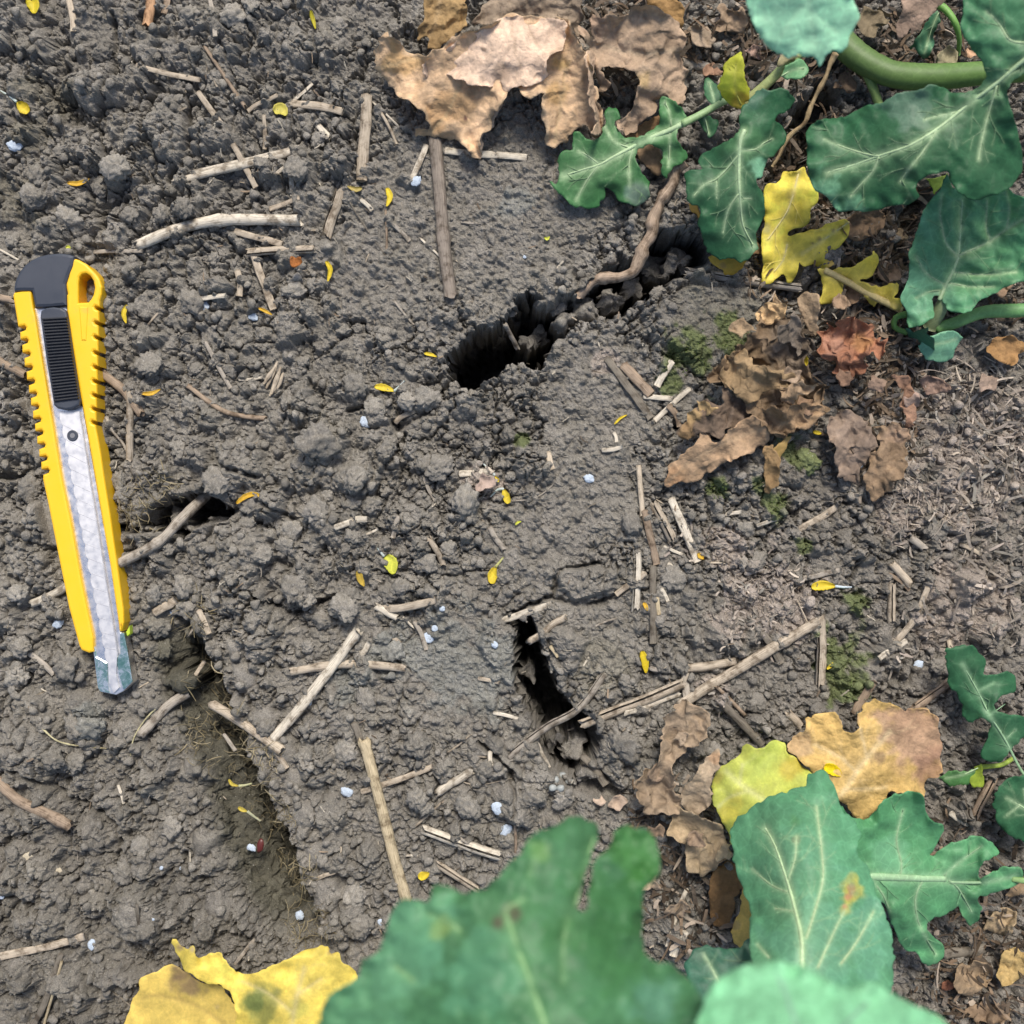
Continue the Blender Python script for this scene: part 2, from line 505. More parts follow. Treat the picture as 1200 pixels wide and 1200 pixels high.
# furrow, steep on its right bank
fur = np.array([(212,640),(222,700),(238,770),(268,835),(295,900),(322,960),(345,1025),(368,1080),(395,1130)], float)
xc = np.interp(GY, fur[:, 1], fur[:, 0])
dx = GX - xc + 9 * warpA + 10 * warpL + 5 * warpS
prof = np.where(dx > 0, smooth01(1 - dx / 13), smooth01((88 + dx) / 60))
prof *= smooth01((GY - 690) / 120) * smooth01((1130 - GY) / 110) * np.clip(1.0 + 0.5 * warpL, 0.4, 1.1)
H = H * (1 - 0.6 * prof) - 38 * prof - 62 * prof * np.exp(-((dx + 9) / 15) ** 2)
# nothing pokes through the knife
KN = [(14, 343), (40, 300), (88, 300), (127, 336), (118, 440), (154, 735), (156, 800), (136, 815), (114, 806), (92, 760), (48, 560)]
m = smooth01(1 - np.where(inside(KN, GX, GY), 0, dist_poly(KN, GX, GY, True)) / 10)
H = np.where(m > 0, np.minimum(H, 9 + 60 * (1 - m)), H)
H = np.where(H > 30, 30 + 10 * np.tanh((H - 30) / 14), H)

# crumbling rims and hairlines
for poly, dz in ((C1, 1.0), (C2, 1.0), (C3, 0.8)):
    pp = catmull(poly, 4.0, True); cen = pp.mean(0)
    for q in pp:
        for _ in range(1):
            o_ = random.choice([-1, 1]) * random.uniform(4, 14); dv = cen - q; dv = dv / (np.linalg.norm(dv) + 1e-6)
            nearest = pp[np.argsort(((pp - q) ** 2).sum(1))[:3]]
            tg = nearest[-1] - nearest[0]; nrm = np.array([-tg[1], tg[0]]); nrm /= np.linalg.norm(nrm) + 1e-6
            t_ = q + nrm * o_
            ins = inside(poly, np.array([t_[0]]), np.array([t_[1]]))[0]
            z = (-6 - abs(o_) * random.uniform(2, 7)) * dz if ins else random.uniform(-2, 6)
            if ins:
                if ((pp - t_) ** 2).sum(1).min() > 14: continue
                stamp(t_[0], t_[1], random.uniform(1.6, 3.4), random.uniform(1.4, 3.0), 3, random.uniform(0, 6), 2.4, random.uniform(-16, -3), warpS); continue
            rr_ = random.uniform(2.2, 5)
            stamp(t_[0], t_[1], rr_, rr_ * random.uniform(.7, 1), rr_ * random.uniform(.6, 1.1), random.uniform(0, 6), 2.6, z, warpS)
for pl_ in ([(535,440),(505,478),(470,500),(438,474),(405,482)], [(602,718),(628,706),(650,696),(657,668),(700,660)], [(690,900),(715,915),(745,930)], [(275,600),(310,590),(345,606)], [(640,700),(700,710),(735,690)], [(480,505),(455,545),(440,590)], [(300,700),(345,720),(395,700)], [(130,200),(118,150),(140,90),(135,20)], [(225,115),(222,185),(200,215)], [(790,500),(860,520),(870,560)], [(560,870),(600,905),(603,950)], [(20,900),(70,925),(140,965),(145,1010),(130,1060)], [(245,575),(262,545),(300,560)]):
    dl = dist_poly(pl_, GX + 5 * warpA + 3 * warpS, GY + 5 * warpB)
    H -= 22 * np.exp(-(dl / 2.6) ** 2) * np.clip(0.7 + warpB, 0.2, 1)
# clods that broke off along the furrow bank
for x, y, r in [(268,762,14),(285,795,18),(306,838,16),(322,875,20),(340,915,18),(356,955,22),(372,1000,20),(388,1045,18),(402,1085,16),(232,735,12),(205,800,14),(215,900,14),(235,985,18),(250,1060,20)]:
    stamp(x + random.uniform(0, 12), y, r, r * .85, r * .6, random.uniform(0, 6), 2.8, 2, warpB)
    for _ in range(3): stamp(x + random.uniform(-16, 10), y + random.uniform(-18, 18), r * .35, r * .3, r * .35, random.uniform(0, 6), 2.8, random.uniform(-14, 2), warpS)
# rubble caught in the cracks
for cx, cy, r, z in [(640,352,13,-6),(655,340,11,-12),(664,376,13,-10),(690,362,14,-14),(622,396,9,-60),(716,348,12,-26),(676,352,10,-34),(745,330,13,-48),(770,305,14,-60),(800,300,12,-30),(655,765,12,-20),(665,790,12,-34),(640,745,8,-16),(672,885,11,-26),(650,880,9,-46),(620,800,8,-70),(200,612,10,-30),(170,600,10,-26),(250,612,9,-30),(225,625,8,-18),(630,380,9,-70),(700,380,10,-16),(700,385,9,-30)]:
    for q in range(5):
        stamp(cx + random.uniform(-7, 7), cy + random.uniform(-6, 6), r * random.uniform(.4, .9), r * random.uniform(.4, .8), r * random.uniform(.6, 1.2), random.uniform(0, 6), 2.5, z + random.uniform(-10, 6), warpS)
# colour of the soil (crust, moss, darker parts, pale crumbs)
base = np.array([0.234, 0.221, 0.196])
COL = base[None, None, :] * tint[..., None]
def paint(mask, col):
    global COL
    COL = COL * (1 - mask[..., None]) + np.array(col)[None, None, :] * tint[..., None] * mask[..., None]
def patch(lst, nz=0.9, a=1.0): return a * blobs(lst, nz)
lower_left = smooth01((GY - 760) / 400) * smooth01((520 - GX) / 350)
paint(0.5 * lower_left, (0.145, 0.136, 0.118))  # soil toned darker towards the lower left
paint(0.4 * smooth01((GX - 760) / 300), (0.20, 0.182, 0.158))
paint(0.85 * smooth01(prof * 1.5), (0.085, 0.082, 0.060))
paint(patch([(60, 120, 30), (40, 160, 24), (25, 240, 30)], 0.9, 0.5), (0.13, 0.12, 0.085))
paint(patch([(540, 775, 62), (470, 765, 30), (600, 235, 22), (410, 800, 24), (110, 835, 14), (590, 790, 22)], 0.9, 0.38), (0.24, 0.265, 0.255))
paint(patch([(835, 375, 55), (700, 780, 35)], 0.9, 0.5), (0.19, 0.18, 0.14))
paint(patch([(890, 700, 52), (1060, 590, 40), (1140, 540, 100), (1130, 700, 60), (568, 562, 22), (850, 650, 30), (705, 425, 14), (835, 800, 18)], 1.1, 0.7), (0.37, 0.32, 0.28))
paint(patch([(815, 418, 32), (850, 400, 26), (792, 448, 18), (928, 525, 20), (840, 575, 16), (905, 590, 16), (988, 770, 30), (985, 805, 26), (940, 640, 12), (890, 570, 14), (1000, 705, 14), (610, 515, 8)], 1.3, 0.75), (0.125, 0.165, 0.05))
COL *= (1 + 0.10 * warpA + 0.06 * warpL)[..., None]
COL = np.clip(COL, 0.02, 0.6)

def gz(x, y):
    """soil height (pixel units) at photo pixel"""
    i = min(max((x - LO) / STEP, 0), NX - 1.001); j = min(max((y - LO) / STEP, 0), NX - 1.001)
    return float(H[int(j), int(i)])
_k = 9
_Hs = H.copy()
for _ in range(2):
    _Hs = (np.roll(_Hs, 3, 0) + np.roll(_Hs, -3, 0) + np.roll(_Hs, 3, 1) + np.roll(_Hs, -3, 1) + _Hs) / 5
def gzs(x, y, lo=-12.0):
    i = min(max((x - LO) / STEP, 0), NX - 1.001); j = min(max((y - LO) / STEP, 0), NX - 1.001)
    return max(float(_Hs[int(j), int(i)]), lo)

def build_ground():
    ext = []
    s = 3.0; p = HI
    while p < 9000:
        p += s; s *= 1.22; ext.append(p)
    ext = np.array(ext)
    xs = np.concatenate([(LO - (ext - HI))[::-1], gx1, ext])
    n = len(xs); ne = len(ext)
    X, Y = np.meshgrid(xs, xs, indexing='xy')
    Z = 8 * fbm(X / 60, Y / 60, 31, 4) + 7 * fbm(X / 22, Y / 22, 3, 3)
    Z[ne:ne + NX, ne:ne + NX] = H
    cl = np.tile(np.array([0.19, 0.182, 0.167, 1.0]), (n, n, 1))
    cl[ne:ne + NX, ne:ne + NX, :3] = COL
    # rough, undercut crack walls
    dp = smooth01((-Z - 10) / 25)
    jx = dp * (7 * vnoise(Z / 11 + Y / 16, X / 14, 44) + 4 * vnoise(Z / 5, Y / 6, 45)); jy = dp * (7 * vnoise(Z / 11 + X / 16, Y / 14, 46) + 4 * vnoise(Z / 5, X / 6, 47))
    co = np.stack([(X + jx - 600) * S, (600 - Y - jy) * S, Z * S], -1).reshape(-1, 3)
    me = bpy.data.meshes.new('ground')
    nq = (n - 1) * (n - 1)
    me.vertices.add(n * n); me.vertices.foreach_set('co', co.ravel())
    a = (np.arange(n - 1)[:, None] * n + np.arange(n - 1)[None, :]).ravel()
    q = np.stack([a, a + n, a + n + 1, a + 1], -1)
    me.loops.add(nq * 4); me.loops.foreach_set('vertex_index', q.ravel().astype(np.int32))
    me.polygons.add(nq)
    me.polygons.foreach_set('loop_start', np.arange(0, nq * 4, 4, dtype=np.int32))
    me.polygons.foreach_set('loop_total', np.full(nq, 4, dtype=np.int32))
    me.polygons.foreach_set('use_smooth', np.zeros(nq, dtype=bool))
    me.update(calc_edges=True)
    at = me.color_attributes.new('tint', 'FLOAT_COLOR', 'POINT')
    at.data.foreach_set('color', cl.ravel())
    o = link_mesh('ground', me, M_SOIL)
    tag(o, 'dry cracked grey soil crumbling into clods', 'soil', kind='structure')
build_ground()

# ------------------------------------------------------------------ loose clods and crumbs
import bmesh
OCC = np.zeros(GX.shape, bool)               # where something already lies on the soil
def occupy(pts, r):
    p = np.asarray(pts, float)
    x0, y0 = p.min(0) - r - 3; x1, y1 = p.max(0) + r + 3
    i0, i1 = max(int((x0 - LO) / STEP), 0), min(int((x1 - LO) / STEP) + 1, NX); j0, j1 = max(int((y0 - LO) / STEP), 0), min(int((y1 - LO) / STEP) + 1, NX)
    if i1 <= i0 or j1 <= j0: return
    sl = (slice(j0, j1), slice(i0, i1))
    OCC[sl] |= dist_poly(p if len(p) > 1 else np.concatenate([p, p + 0.1]), GX[sl], GY[sl]) < r
def lump_mesh(name, sub, seed, flat=0.7, rough=1.0):
    bm = bmesh.new()
    bmesh.ops.create_icosphere(bm, subdivisions=sub, radius=1.0)
    r = np.random.default_rng(seed)
    cuts = [(Vector(r.normal(size=3)).normalized(), r.uniform(0.62, 0.9)) for _ in range(9)]
    co = np.array([v.co[:] for v in bm.verts])
    for n_, d_ in cuts:                      # broken faces
        dd = co @ np.array(n_) - d_
        co -= np.where(dd > 0, dd, 0)[:, None] * np.array(n_)[None] * 0.85
    u = co[:, 0] * 2.1 + co[:, 2] * 1.3 + seed; v = co[:, 1] * 2.1 - co[:, 2] * 1.1
    nn = fbm(u * 1.3, v * 1.3, 60 + seed % 7, 5, 0.7)
    n2 = fbm(co[:, 0] * 5 + seed, co[:, 1] * 5 + co[:, 2] * 4, 70 + seed % 5, 3, 0.65)
    f1, f2, _i = worley(co[:, 0] * 2.6 + co[:, 2] * 1.7 + 9, co[:, 1] * 2.6 - co[:, 2] * 1.9 + 9, 31 + seed % 9)
    co *= (1 + rough * (0.40 * nn + 0.26 * n2 - 0.16 * np.exp(-((f2 - f1) / 0.12))))[:, None]
    co[:, 2] *= flat
    for v_, c_ in zip(bm.verts, co): v_.co = c_
    me = bpy.data.meshes.new(name); bm.to_mesh(me); bm.free()
    me.polygons.foreach_set('use_smooth', [True] * len(me.polygons))
    return me
LUMPS = [lump_mesh('soil_clod', 4, 3 * i + 1, random.uniform(0.6, 0.85)) for i in range(10)]
for me in LUMPS: me.materials.append(M_CLOD)

LAND = []                                    # named places used to tell look-alikes apart
def land(name, x, y): LAND.append((name, x, y))
for a in [('the dark mouth of the long crack', 560, 415), ('the lower crack', 640, 800), ('the knife tip', 135, 812), ('the black knife cap', 50, 320),
          ('the black ribbed slider', 80, 420), ('the knife rivet', 95, 510), ('the left crack', 215, 590), ('the dark furrow', 300, 930), ('the curved bleached straw', 265, 262),
          ('the grey weathered stalk', 518, 255), ('the pale tan dry leaf', 560, 110), ('the dark lobed leaf', 740, 190), ('the mossy soil plate', 820, 380),
          ('the crumpled brown leaf', 900, 440), ('the forked long stalk', 830, 800), ('the flat soil plate', 685, 683), ('the blurred green leaf', 600, 1060),
          ('the yellow torn leaf', 300, 1150), ('the leaning pale straw', 370, 800), ('the tall yellow stalk', 450, 960), ('the upright short stalk', 962, 765),
          ('the yellow green leaf', 885, 915), ('the tan orange leaf', 1015, 880), ('the dry root over the crack', 735, 310), ('the big clod in the upper left', 195, 160),
          ('the twig in the left crack', 200, 620), ('the pink crumb patch', 890, 690), ('the moss patch', 985, 790), ('the straw bundle', 765, 630), ('the pale split straw', 278, 195),
          ('the buried brown stick', 40, 940), ('the lowest left corner', 30, 1180), ('the seedling leaf', 1150, 820), ('the plant litter', 1120, 560), ('the yellow lobed leaf', 920, 270),
          ('the bluish soil crust', 530, 770), ('the yellow petal pair', 590, 565), ('the bent straw', 300, 850), ('the top left corner', 20, 20), ('the blunt flat straw', 427, 160)]:
    land(*a)
def where(x, y):
    ds = sorted((math.hypot(x - a, y - b), n, a, b) for n, a, b in LAND)
    d, n, a, b = ds[0]
    dx, dy = x - a, y - b
    pos = ('right of' if dx > 0 else 'left of') if abs(dx) > abs(dy) else ('below' if dy > 0 else 'above')
    if d < 26: pos = 'touching' if False else 'close beside'
    return pos + ' ' + n, ds[1][1]
_used = {}
def unique(prefix, x, y, grp):
    """a label by look and by what the thing lies next to; a second nearby place is added where one is not enough"""
    w, second = where(x, y)
    lab = prefix + ' ' + w
    if lab in _used:
        lab0 = prefix.replace(' lying loose', '').replace(' lying', '') + ' ' + w
        ds = sorted((math.hypot(x - a[1], y - a[2]), a[0]) for a in LAND)[1:9]
        for wd in (', nearer ', ', facing ', ', towards '):
            for _d, nm in ds:
                l2 = lab0 + wd + nm
                if len(l2.split()) <= 16 and l2 not in _used: lab = l2; break
            if lab not in _used: break
    _used[lab] = 1
    return lab

# ------------------------------------------------------------------ tubes, straws, roots
def tube(pts, rad, nseg=10, flat=1.0, cap='hollow', ridge_amp=0.06, seed=0, arc=None, arc_mid=math.pi / 2):
    """pts: (px,py,z) along the middle, rad: radius per point (pixel units). returns verts(m), faces, uvs"""
    P = np.array([W(*p) for p in pts]); n = len(P)
    kz = np.array([(HC - p[2]) / HC for p in pts])
    R = np.array(rad) * kz * S
    T_ = np.gradient(P, axis=0); T_ /= np.linalg.norm(T_, axis=1)[:, None] + 1e-12
    up = np.array([0, 0, 1.0])
    A = np.cross(T_, up); A /= np.linalg.norm(A, axis=1)[:, None] + 1e-9
    B = np.cross(A, T_)
    L = np.concatenate([[0], np.cumsum(np.linalg.norm(np.diff(P, axis=0), axis=1))])
    r_ = np.random.default_rng(seed)
    rm = 1 + ridge_amp * r_.uniform(-1, 1, nseg)
    V = []; UV = []; F = []
    th = np.linspace(0, 2 * math.pi, nseg, endpoint=False) if arc is None else np.linspace(-arc / 2 + arc_mid, arc / 2 + arc_mid, nseg)
    for i in range(n):
        jit = 1 + ridge_amp * 0.5 * r_.uniform(-1, 1, nseg)
        c = np.cos(th) * rm * jit; s_ = np.sin(th) * rm * jit * flat
        V.append(P[i] + R[i] * (c[:, None] * A[i] + s_[:, None] * B[i]))
        UV += [(L[i] / 0.1, t / 6.283) for t in th]
    V = np.concatenate(V)
    ring = nseg if arc is None else nseg - 1
    for i in range(n - 1):
        for j in range(ring):
            a = i * nseg + j; b = i * nseg + (j + 1) % nseg
            F.append((a, b, b + nseg, a + nseg))
    V = list(V)
    if arc is None and cap:
        for end in (0, n - 1):
            idx = [end * nseg + j for j in range(nseg)]
            cen = P[end]; inn = -T_[end] if end else T_[end]
            if cap == 'hollow':
                s0 = len(V)
                for j in idx: V.append(cen + (V[j] - cen) * 0.62); UV.append((0, 0.5))
                s1 = len(V)
                for j in idx: V.append(cen + (V[j] - cen) * 0.55 + inn * R[end] * 1.6); UV.append((0, 0.5))
                for j in range(nseg):
                    k = (j + 1) % nseg
                    F.append((idx[j], s0 + j, s0 + k, idx[k])); F.append((s0 + j, s1 + j, s1 + k, s0 + k))
                F.append(tuple(range(s1, s1 + nseg)))
            else:
                V.append(cen - inn * R[end] * 0.4); UV.append((0, 0.5))
                for j in range(nseg): F.append((idx[j], len(V) - 1, idx[(j + 1) % nseg]))
    return np.array(V), F, UV

PALE, TAN, BROWN, GREY, DARK, YEL = (0.54, 0.49, 0.40), (0.41, 0.35, 0.27), (0.28, 0.215, 0.155), (0.34, 0.305, 0.255), (0.17, 0.15, 0.12), (0.45, 0.375, 0.245)

def ground_line(pts, r, sink=0.5):
    """heights for a stiff piece lying on the lumps under it"""
    P = np.array([p[:2] for p in pts], float)
    g = np.array([gzs(x, y) for x, y in P]); L = np.concatenate([[0], np.cumsum(np.hypot(*np.diff(P, axis=0).T))])
    if len(P) > 2:
        c = np.polyfit(L, g, 1); c[0] = max(-0.25, min(0.25, c[0])); line = np.polyval(c, L)
        line = line - (line - g).mean()
    else: line = g
    off = np.percentile(g - line, 72)
    return line + off + r * sink

def straw(pts, w, col, label=None, kind='round', name='straw_stalk', cat='straw', node=None, z=None, group='bits of dry straw on the soil', lift=0.0, w1=None, seg=None):
    w = w * 0.92
    short = math.hypot(pts[-1][0] - pts[0][0], pts[-1][1] - pts[0][1])
    fine_pts = catmull(pts, max(5.0, short / 24), False)
    n = len(fine_pts); r = w / 2
    if n < 4:
        fine_pts = np.array([np.array(pts[0]) + (np.array(pts[-1]) - np.array(pts[0])) * t for t in np.linspace(0, 1, 5)]); n = 5
    tt = np.linspace(0, 1, n)
    sd = int(pts[0][0] * 7 + pts[0][1] * 13) % 100000
    rr = np.random.default_rng(sd)
    wob = vnoise(tt * 3 + sd % 17, tt * 0 + sd % 29, 5)
    fine_pts = fine_pts + (wob * w * 0.08)[:, None]
    zz = ground_line(fine_pts, r) + lift if z is None else np.interp(tt, np.linspace(0, 1, len(z)), z)
    rad = r * (np.linspace(1, (w1 / w) if w1 else 1, n)) * (1 + 0.05 * vnoise(tt * 6 + sd % 11, tt * 0, 6))
    if node:
        for q in node: rad = rad * (1 + 0.22 * np.exp(-((tt - q) * short / (w * 0.35)) ** 2))
    occupy(fine_pts, w / 2 + 3)
    p3 = [(x, y, h) for (x, y), h in zip(fine_pts, zz)]
    ns = seg or (12 if w > 8 else 8)
    if kind == 'round' and w > 8 and not node and rr.uniform() < 0.4:   # weathered open along one side
        V, F, UV = tube(p3, rad, 14, 0.85, seed=sd, arc=5.9, ridge_amp=0.12, arc_mid=-math.pi / 2 + rr.uniform(-0.9, 0.9))
        for e, o_ in ((0, 14), (n - 1, -14)):
            s_ = slice(e * 14, e * 14 + 14); t_ = slice(e * 14 + o_, e * 14 + 14 + o_)
            V[s_] += rr.choice([-1.3, -0.6, 0.0, 0.3, 0.6], 14)[:, None] * (V[t_] - V[s_])
    elif kind == 'split':
        V, F, UV = tube(p3, rad, 11, 0.75, seed=sd, arc=4.1, ridge_amp=0.1)
        # ragged torn ends
        V[:11] += (rr.uniform(-1, 1, 11)[:, None]) * (V[11:22] - V[:11]) * 0.8
        V[-11:] += (rr.uniform(-1, 1, 11)[:, None]) * (V[-22:-11] - V[-11:]) * 0.8
    elif kind == 'flat':
        V, F, UV = tube(p3, rad, 10, 0.32, cap='point', seed=sd, ridge_amp=0.15)
    else:
        V, F, UV = tube(p3, rad, ns, 0.88, cap='hollow' if w > 6 else 'point', seed=sd, ridge_amp=0.09)
        for e in (0, n - 1):          # uneven cut ends
            o_ = ns if e == 0 else -ns
            s_ = slice(e * ns, e * ns + ns); t_ = slice(e * ns + o_, e * ns + ns + o_)
            V[s_] += rr.choice([-0.9, -0.45, 0.0, 0.25, 0.5], ns)[:, None] * (V[t_] - V[s_])
    c = np.array(col) * rr.uniform(0.88, 1.1)
    K = np.tile(c, (len(V), 1)) * (1 + 0.12 * rr.uniform(-1, 1, (len(V), 1)))
    o = obj(name, V, F, M_STRAW, colors=K, uvs=UV, org=W(pts[0][0], pts[0][1], float(zz[0])))
    if label is None:
        look = ('thin' if w < 5 else 'slim' if w < 8 else 'thick') + ' ' + ('pale' if col is PALE else 'tan' if col is TAN else 'brown' if col is BROWN else 'grey' if col is GREY else 'dark' if col is DARK else 'yellowish')
        look += ' ' + ('split' if kind == 'split' else 'flattened' if kind == 'flat' else 'round') + ' straw bit ' + ('under a thumb long' if False else 'lying')
        mx, my = (pts[0][0] + pts[-1][0]) / 2, (pts[0][1] + pts[-1][1]) / 2
        label = unique(look, mx, my, '')
    tag(o, label, cat, group)
    return o

# the larger stalks, each told apart by hand
BIGS = [
 ([(203,213),(280,195),(352,176)], 9, PALE, 'pale split straw lying diagonally below the big upper left clod', 'split', None),
 ([(205,207),(280,190),(350,173)], 6, PALE, 'slim bleached sliver lying along the upper edge of the pale split straw', 'split', None),
 ([(163,288),(213,268),(267,258),(352,259)], 15, PALE, 'thick curved bleached straw with a node, above the orange brown flake', 'round', [0.52]),
 ([(275,271),(330,286)], 9, TAN, 'tan straw tucked under the curved bleached straw', 'flat', None),
 ([(290,296),(330,293),(368,292)], 10, TAN, 'short level tan straw below the curved bleached straw', 'round', None),
 ([(297,297),(320,362)], 10, TAN, 'brownish straw hanging down below the curved bleached straw', 'flat', None),
 ([(398,224),(383,276)], 13, TAN, 'stubby upright tan straw at the end of the curved bleached straw', 'round', None),
 ([(232,108),(268,160),(300,220)], 8, TAN, 'slim slanting straw passing under the pale split straw', 'flat', None),
 ([(430,112),(427,160),(423,211)], 16, TAN, 'blunt flat pale brown straw left of the pale tan dry leaf', 'flat', None),
 ([(510,160),(518,255),(527,346)], 17, (0.23, 0.195, 0.16), 'grey weathered split stalk standing below the pale tan dry leaf', 'round', [0.62]),
 ([(522,177),(570,181),(617,184)], 9, PALE, 'pale pinkish straw lying level behind the grey weathered stalk', 'flat', None),
 ([(500,170),(482,212)], 8, PALE, 'short pale straw leaning left of the grey weathered stalk', 'flat', None),
 ([(120,438),(145,458),(165,485)], 11, BROWN, 'brown stick coming out from beneath the knife on the right', 'round', None),
 ([(-8,420),(30,440)], 11, BROWN, 'brown stick end on the left of the knife handle teeth', 'round', None),
 ([(152,458),(152,540)], 9, TAN, 'short upright tan stick right of the knife handle', 'round', None),
 ([(220,452),(263,482),(312,491)], 6, BROWN, 'bent thin greyish twig right of the knife slider', 'round', None),
 ([(240,400),(270,455)], 6, GREY, 'slim grey straw leaf slanting above the bent thin twig', 'flat', None),
 ([(37,708),(80,687)], 10, PALE, 'short pale straw sticking out left from under the knife', 'round', None),
 ([(320,868),(368,808),(420,740)], 13, PALE, 'leaning pale straw ending on the bent straw beside the furrow', 'round', [0.9]),
 ([(340,787),(400,778),(472,782)], 11, TAN, 'level brownish straw crossing the leaning pale straw', 'round', [0.3]),
 ([(248,825),(283,847),(330,880)], 13, TAN, 'bent straw crossing the upper end of the dark furrow', 'round', [0.95]),
 ([(318,868),(335,900)], 9, TAN, 'stub hanging down from the bent straw over the furrow', 'flat', None),
 ([(165,862),(187,837),(218,812)], 12, GREY, 'grey curved stick right below the knife tip', 'round', None),
 ([(-10,908),(20,937),(60,957),(82,968)], 14, BROWN, 'thick brown half buried stick at the left edge', 'round', [0.85]),
 ([(-5,1121),(50,1110),(100,1097)], 10, TAN, 'long straw leaf lying level at the lower left edge', 'flat', None),
 ([(72,1118),(58,1160),(38,1205)], 9, DARK, 'dark brown straw slanting down in the lower left corner', 'flat', None),
 ([(72,1128),(52,1200)], 4, YEL, 'thin yellowish straw beside the dark brown one in the lower left corner', 'round', None),
 ([(425,865),(443,927),(460,1000),(477,1058)], 14, YEL, 'tall yellowish stalk standing left of the blurred green leaf', 'round', [0.03]),
 ([(415,847),(428,882)], 9, DARK, 'dark frayed stub at the top of the tall yellowish stalk', 'flat', None),
 ([(423,928),(465,914),(507,898)], 8, TAN, 'slim tan straw crossing behind the tall yellowish stalk', 'flat', None),
 ([(513,930),(530,918),(553,904)], 11, PALE, 'short straw with a pink frayed head above the hollow pale straw', 'round', None),
 ([(497,972),(540,988),(587,1004)], 13, PALE, 'hollow pale straw segment above the blurred green leaf', 'round', None),
 ([(513,1013),(560,1043)], 9, TAN, 'tan straw end running under the blurred green leaf', 'round', None),
 ([(587,728),(615,718),(647,707)], 9, PALE, 'pale straw bridging the top of the lower crack', 'flat', None),
 ([(620,752),(662,723)], 9, TAN, 'tan frayed straw reaching into the top of the lower crack', 'round', None),
 ([(600,884),(640,853),(677,830),(708,790)], 9, GREY, 'grey bent twig lying across the middle of the lower crack', 'round', None),
 ([(627,868),(642,900)], 8, PALE, 'flat pale flake at the lower end of the lower crack', 'flat', None),
 ([(683,849),(740,826),(800,800)], 14, TAN, 'long tan stalk from the lower crack up to the forked stalk', 'round', None),
 ([(733,836),(768,824),(797,812)], 8, PALE, 'pale splinter under the long tan stalk', 'split', None),
 ([(795,826),(835,800),(900,764),(958,729)], 13, TAN, 'long pale brown stalk slanting up to the upright short stalk', 'round', [0.75]),
 ([(800,783),(835,780),(863,774)], 11, TAN, 'frayed short straw resting above the long tan stalk', 'round', None),
 ([(803,785),(806,830)], 10, GREY, 'grey flat straw standing across the long tan stalk', 'flat', None),
 ([(962,725),(963,765),(962,803)], 12, TAN, 'upright short stalk standing beside the moss patch', 'round', None),
 ([(748,545),(753,605)], 7, TAN, 'slim upright straw at the top of the straw bundle', 'round', None),
 ([(755,598),(762,630),(770,662)], 10, BROWN, 'brown frayed straw in the middle of the straw bundle', 'flat', None),
 ([(766,590),(788,632)], 11, TAN, 'tan broken straw right of the straw bundle', 'round', None),
 ([(787,585),(803,622),(818,658)], 10, PALE, 'pale flat straw with a yellow speck at its lower tip', 'flat', None),
 ([(747,648),(745,713)], 10, PALE, 'pale upright straw at the foot of the straw bundle', 'round', None),
 ([(757,672),(722,697)], 8, TAN, 'tan straw leaning away at the foot of the straw bundle', 'flat', None),
 ([(765,663),(766,755)], 10, DARK, 'long dark brown straw at the right foot of the straw bundle', 'flat', None),
 ([(712,420),(740,458),(763,490)], 10, DARK, 'dark flat straw slanting left of the moss on the soil plate', 'flat', None),
 ([(730,427),(763,462)], 13, BROWN, 'wide brown flat straw beside the dark flat straw', 'flat', None),
 ([(787,423),(770,453)], 8, PALE, 'short pinkish straw standing on the moss edge', 'flat', None),
 ([(755,465),(788,467)], 7, PALE, 'short level pale straw below the moss edge', 'flat', None),
 ([(808,455),(767,493)], 7, PALE, 'pale yellow straw slanting below the mossy plate', 'flat', None),
 ([(805,318),(870,328),(938,337)], 11, GREY, 'grey brown stalk lying at the right end of the long crack', 'round', None),
 ([(936,620),(955,610),(980,594)], 9, TAN, 'pointed boat shaped straw above the pink petal', 'flat', None),
 ([(942,678),(985,668)], 7, GREY, 'grey straw lying just above the yellow and white petal', 'flat', None),
 ([(1045,684),(1044,728)], 10, TAN, 'short upright straw right of the yellow and white petal', 'round', None),
 ([(1045,660),(1066,684)], 11, TAN, 'stubby pale straw above the short upright straw', 'round', None),
 ([(1087,688),(1073,723),(1048,754)], 8, TAN, 'curved pointed straw leaf by the plant litter', 'flat', None),
 ([(1062,751),(1030,772)], 8, PALE, 'pale straw below the curved pointed straw leaf', 'flat', None),
 ([(843,821),(868,846),(893,872)], 10, DARK, 'dark split straw above the yellow green leaf', 'round', None),
 ([(1073,830),(1116,798)], 11, BROWN, 'brown stick behind the tan orange leaf on its right', 'round', None),
 ([(1001,836),(1024,798)], 12, BROWN, 'brown stick standing behind the top of the tan orange leaf', 'flat', None),
 ([(1104,1118),(1152,1112)], 13, DARK, 'dark soil covered stick near the lower right litter', 'round', None),
 ([(1142,955),(1165,911)], 12, BROWN, 'pinkish brown stick below the small yellow green seedling', 'round', None),
 ([(805,1041),(792,1075),(782,1110)], 6, PALE, 'thin sunlit straw left of the yellow scrap', 'flat', None),
 ([(803,1092),(788,1120)], 10, PALE, 'wide sunlit straw piece below the yellow scrap', 'flat', None),
 ([(178,-12),(173,31)], 13, (0.45, 0.27, 0.15), 'orange brown straw stub cut by the top edge', 'round', None),
 ([(182,703),(206,716)], 1, None, '', '', None),
 ([(180,718),(207,703)], 12, TAN, 'squat flat straw chip right of the knife blade end', 'flat', None),
 ([(448,715),(480,710),(512,703)], 11, TAN, 'thick tan straw left of the top of the lower crack', 'flat', None),
 ([(440,710),(465,724)], 9, PALE, 'rounded pale straw end under the thick tan straw', 'round', None),
 ([(1067,630),(1083,642)], 10, GREY, 'stubby grey straw piece beside the plant litter', 'round', None),
]
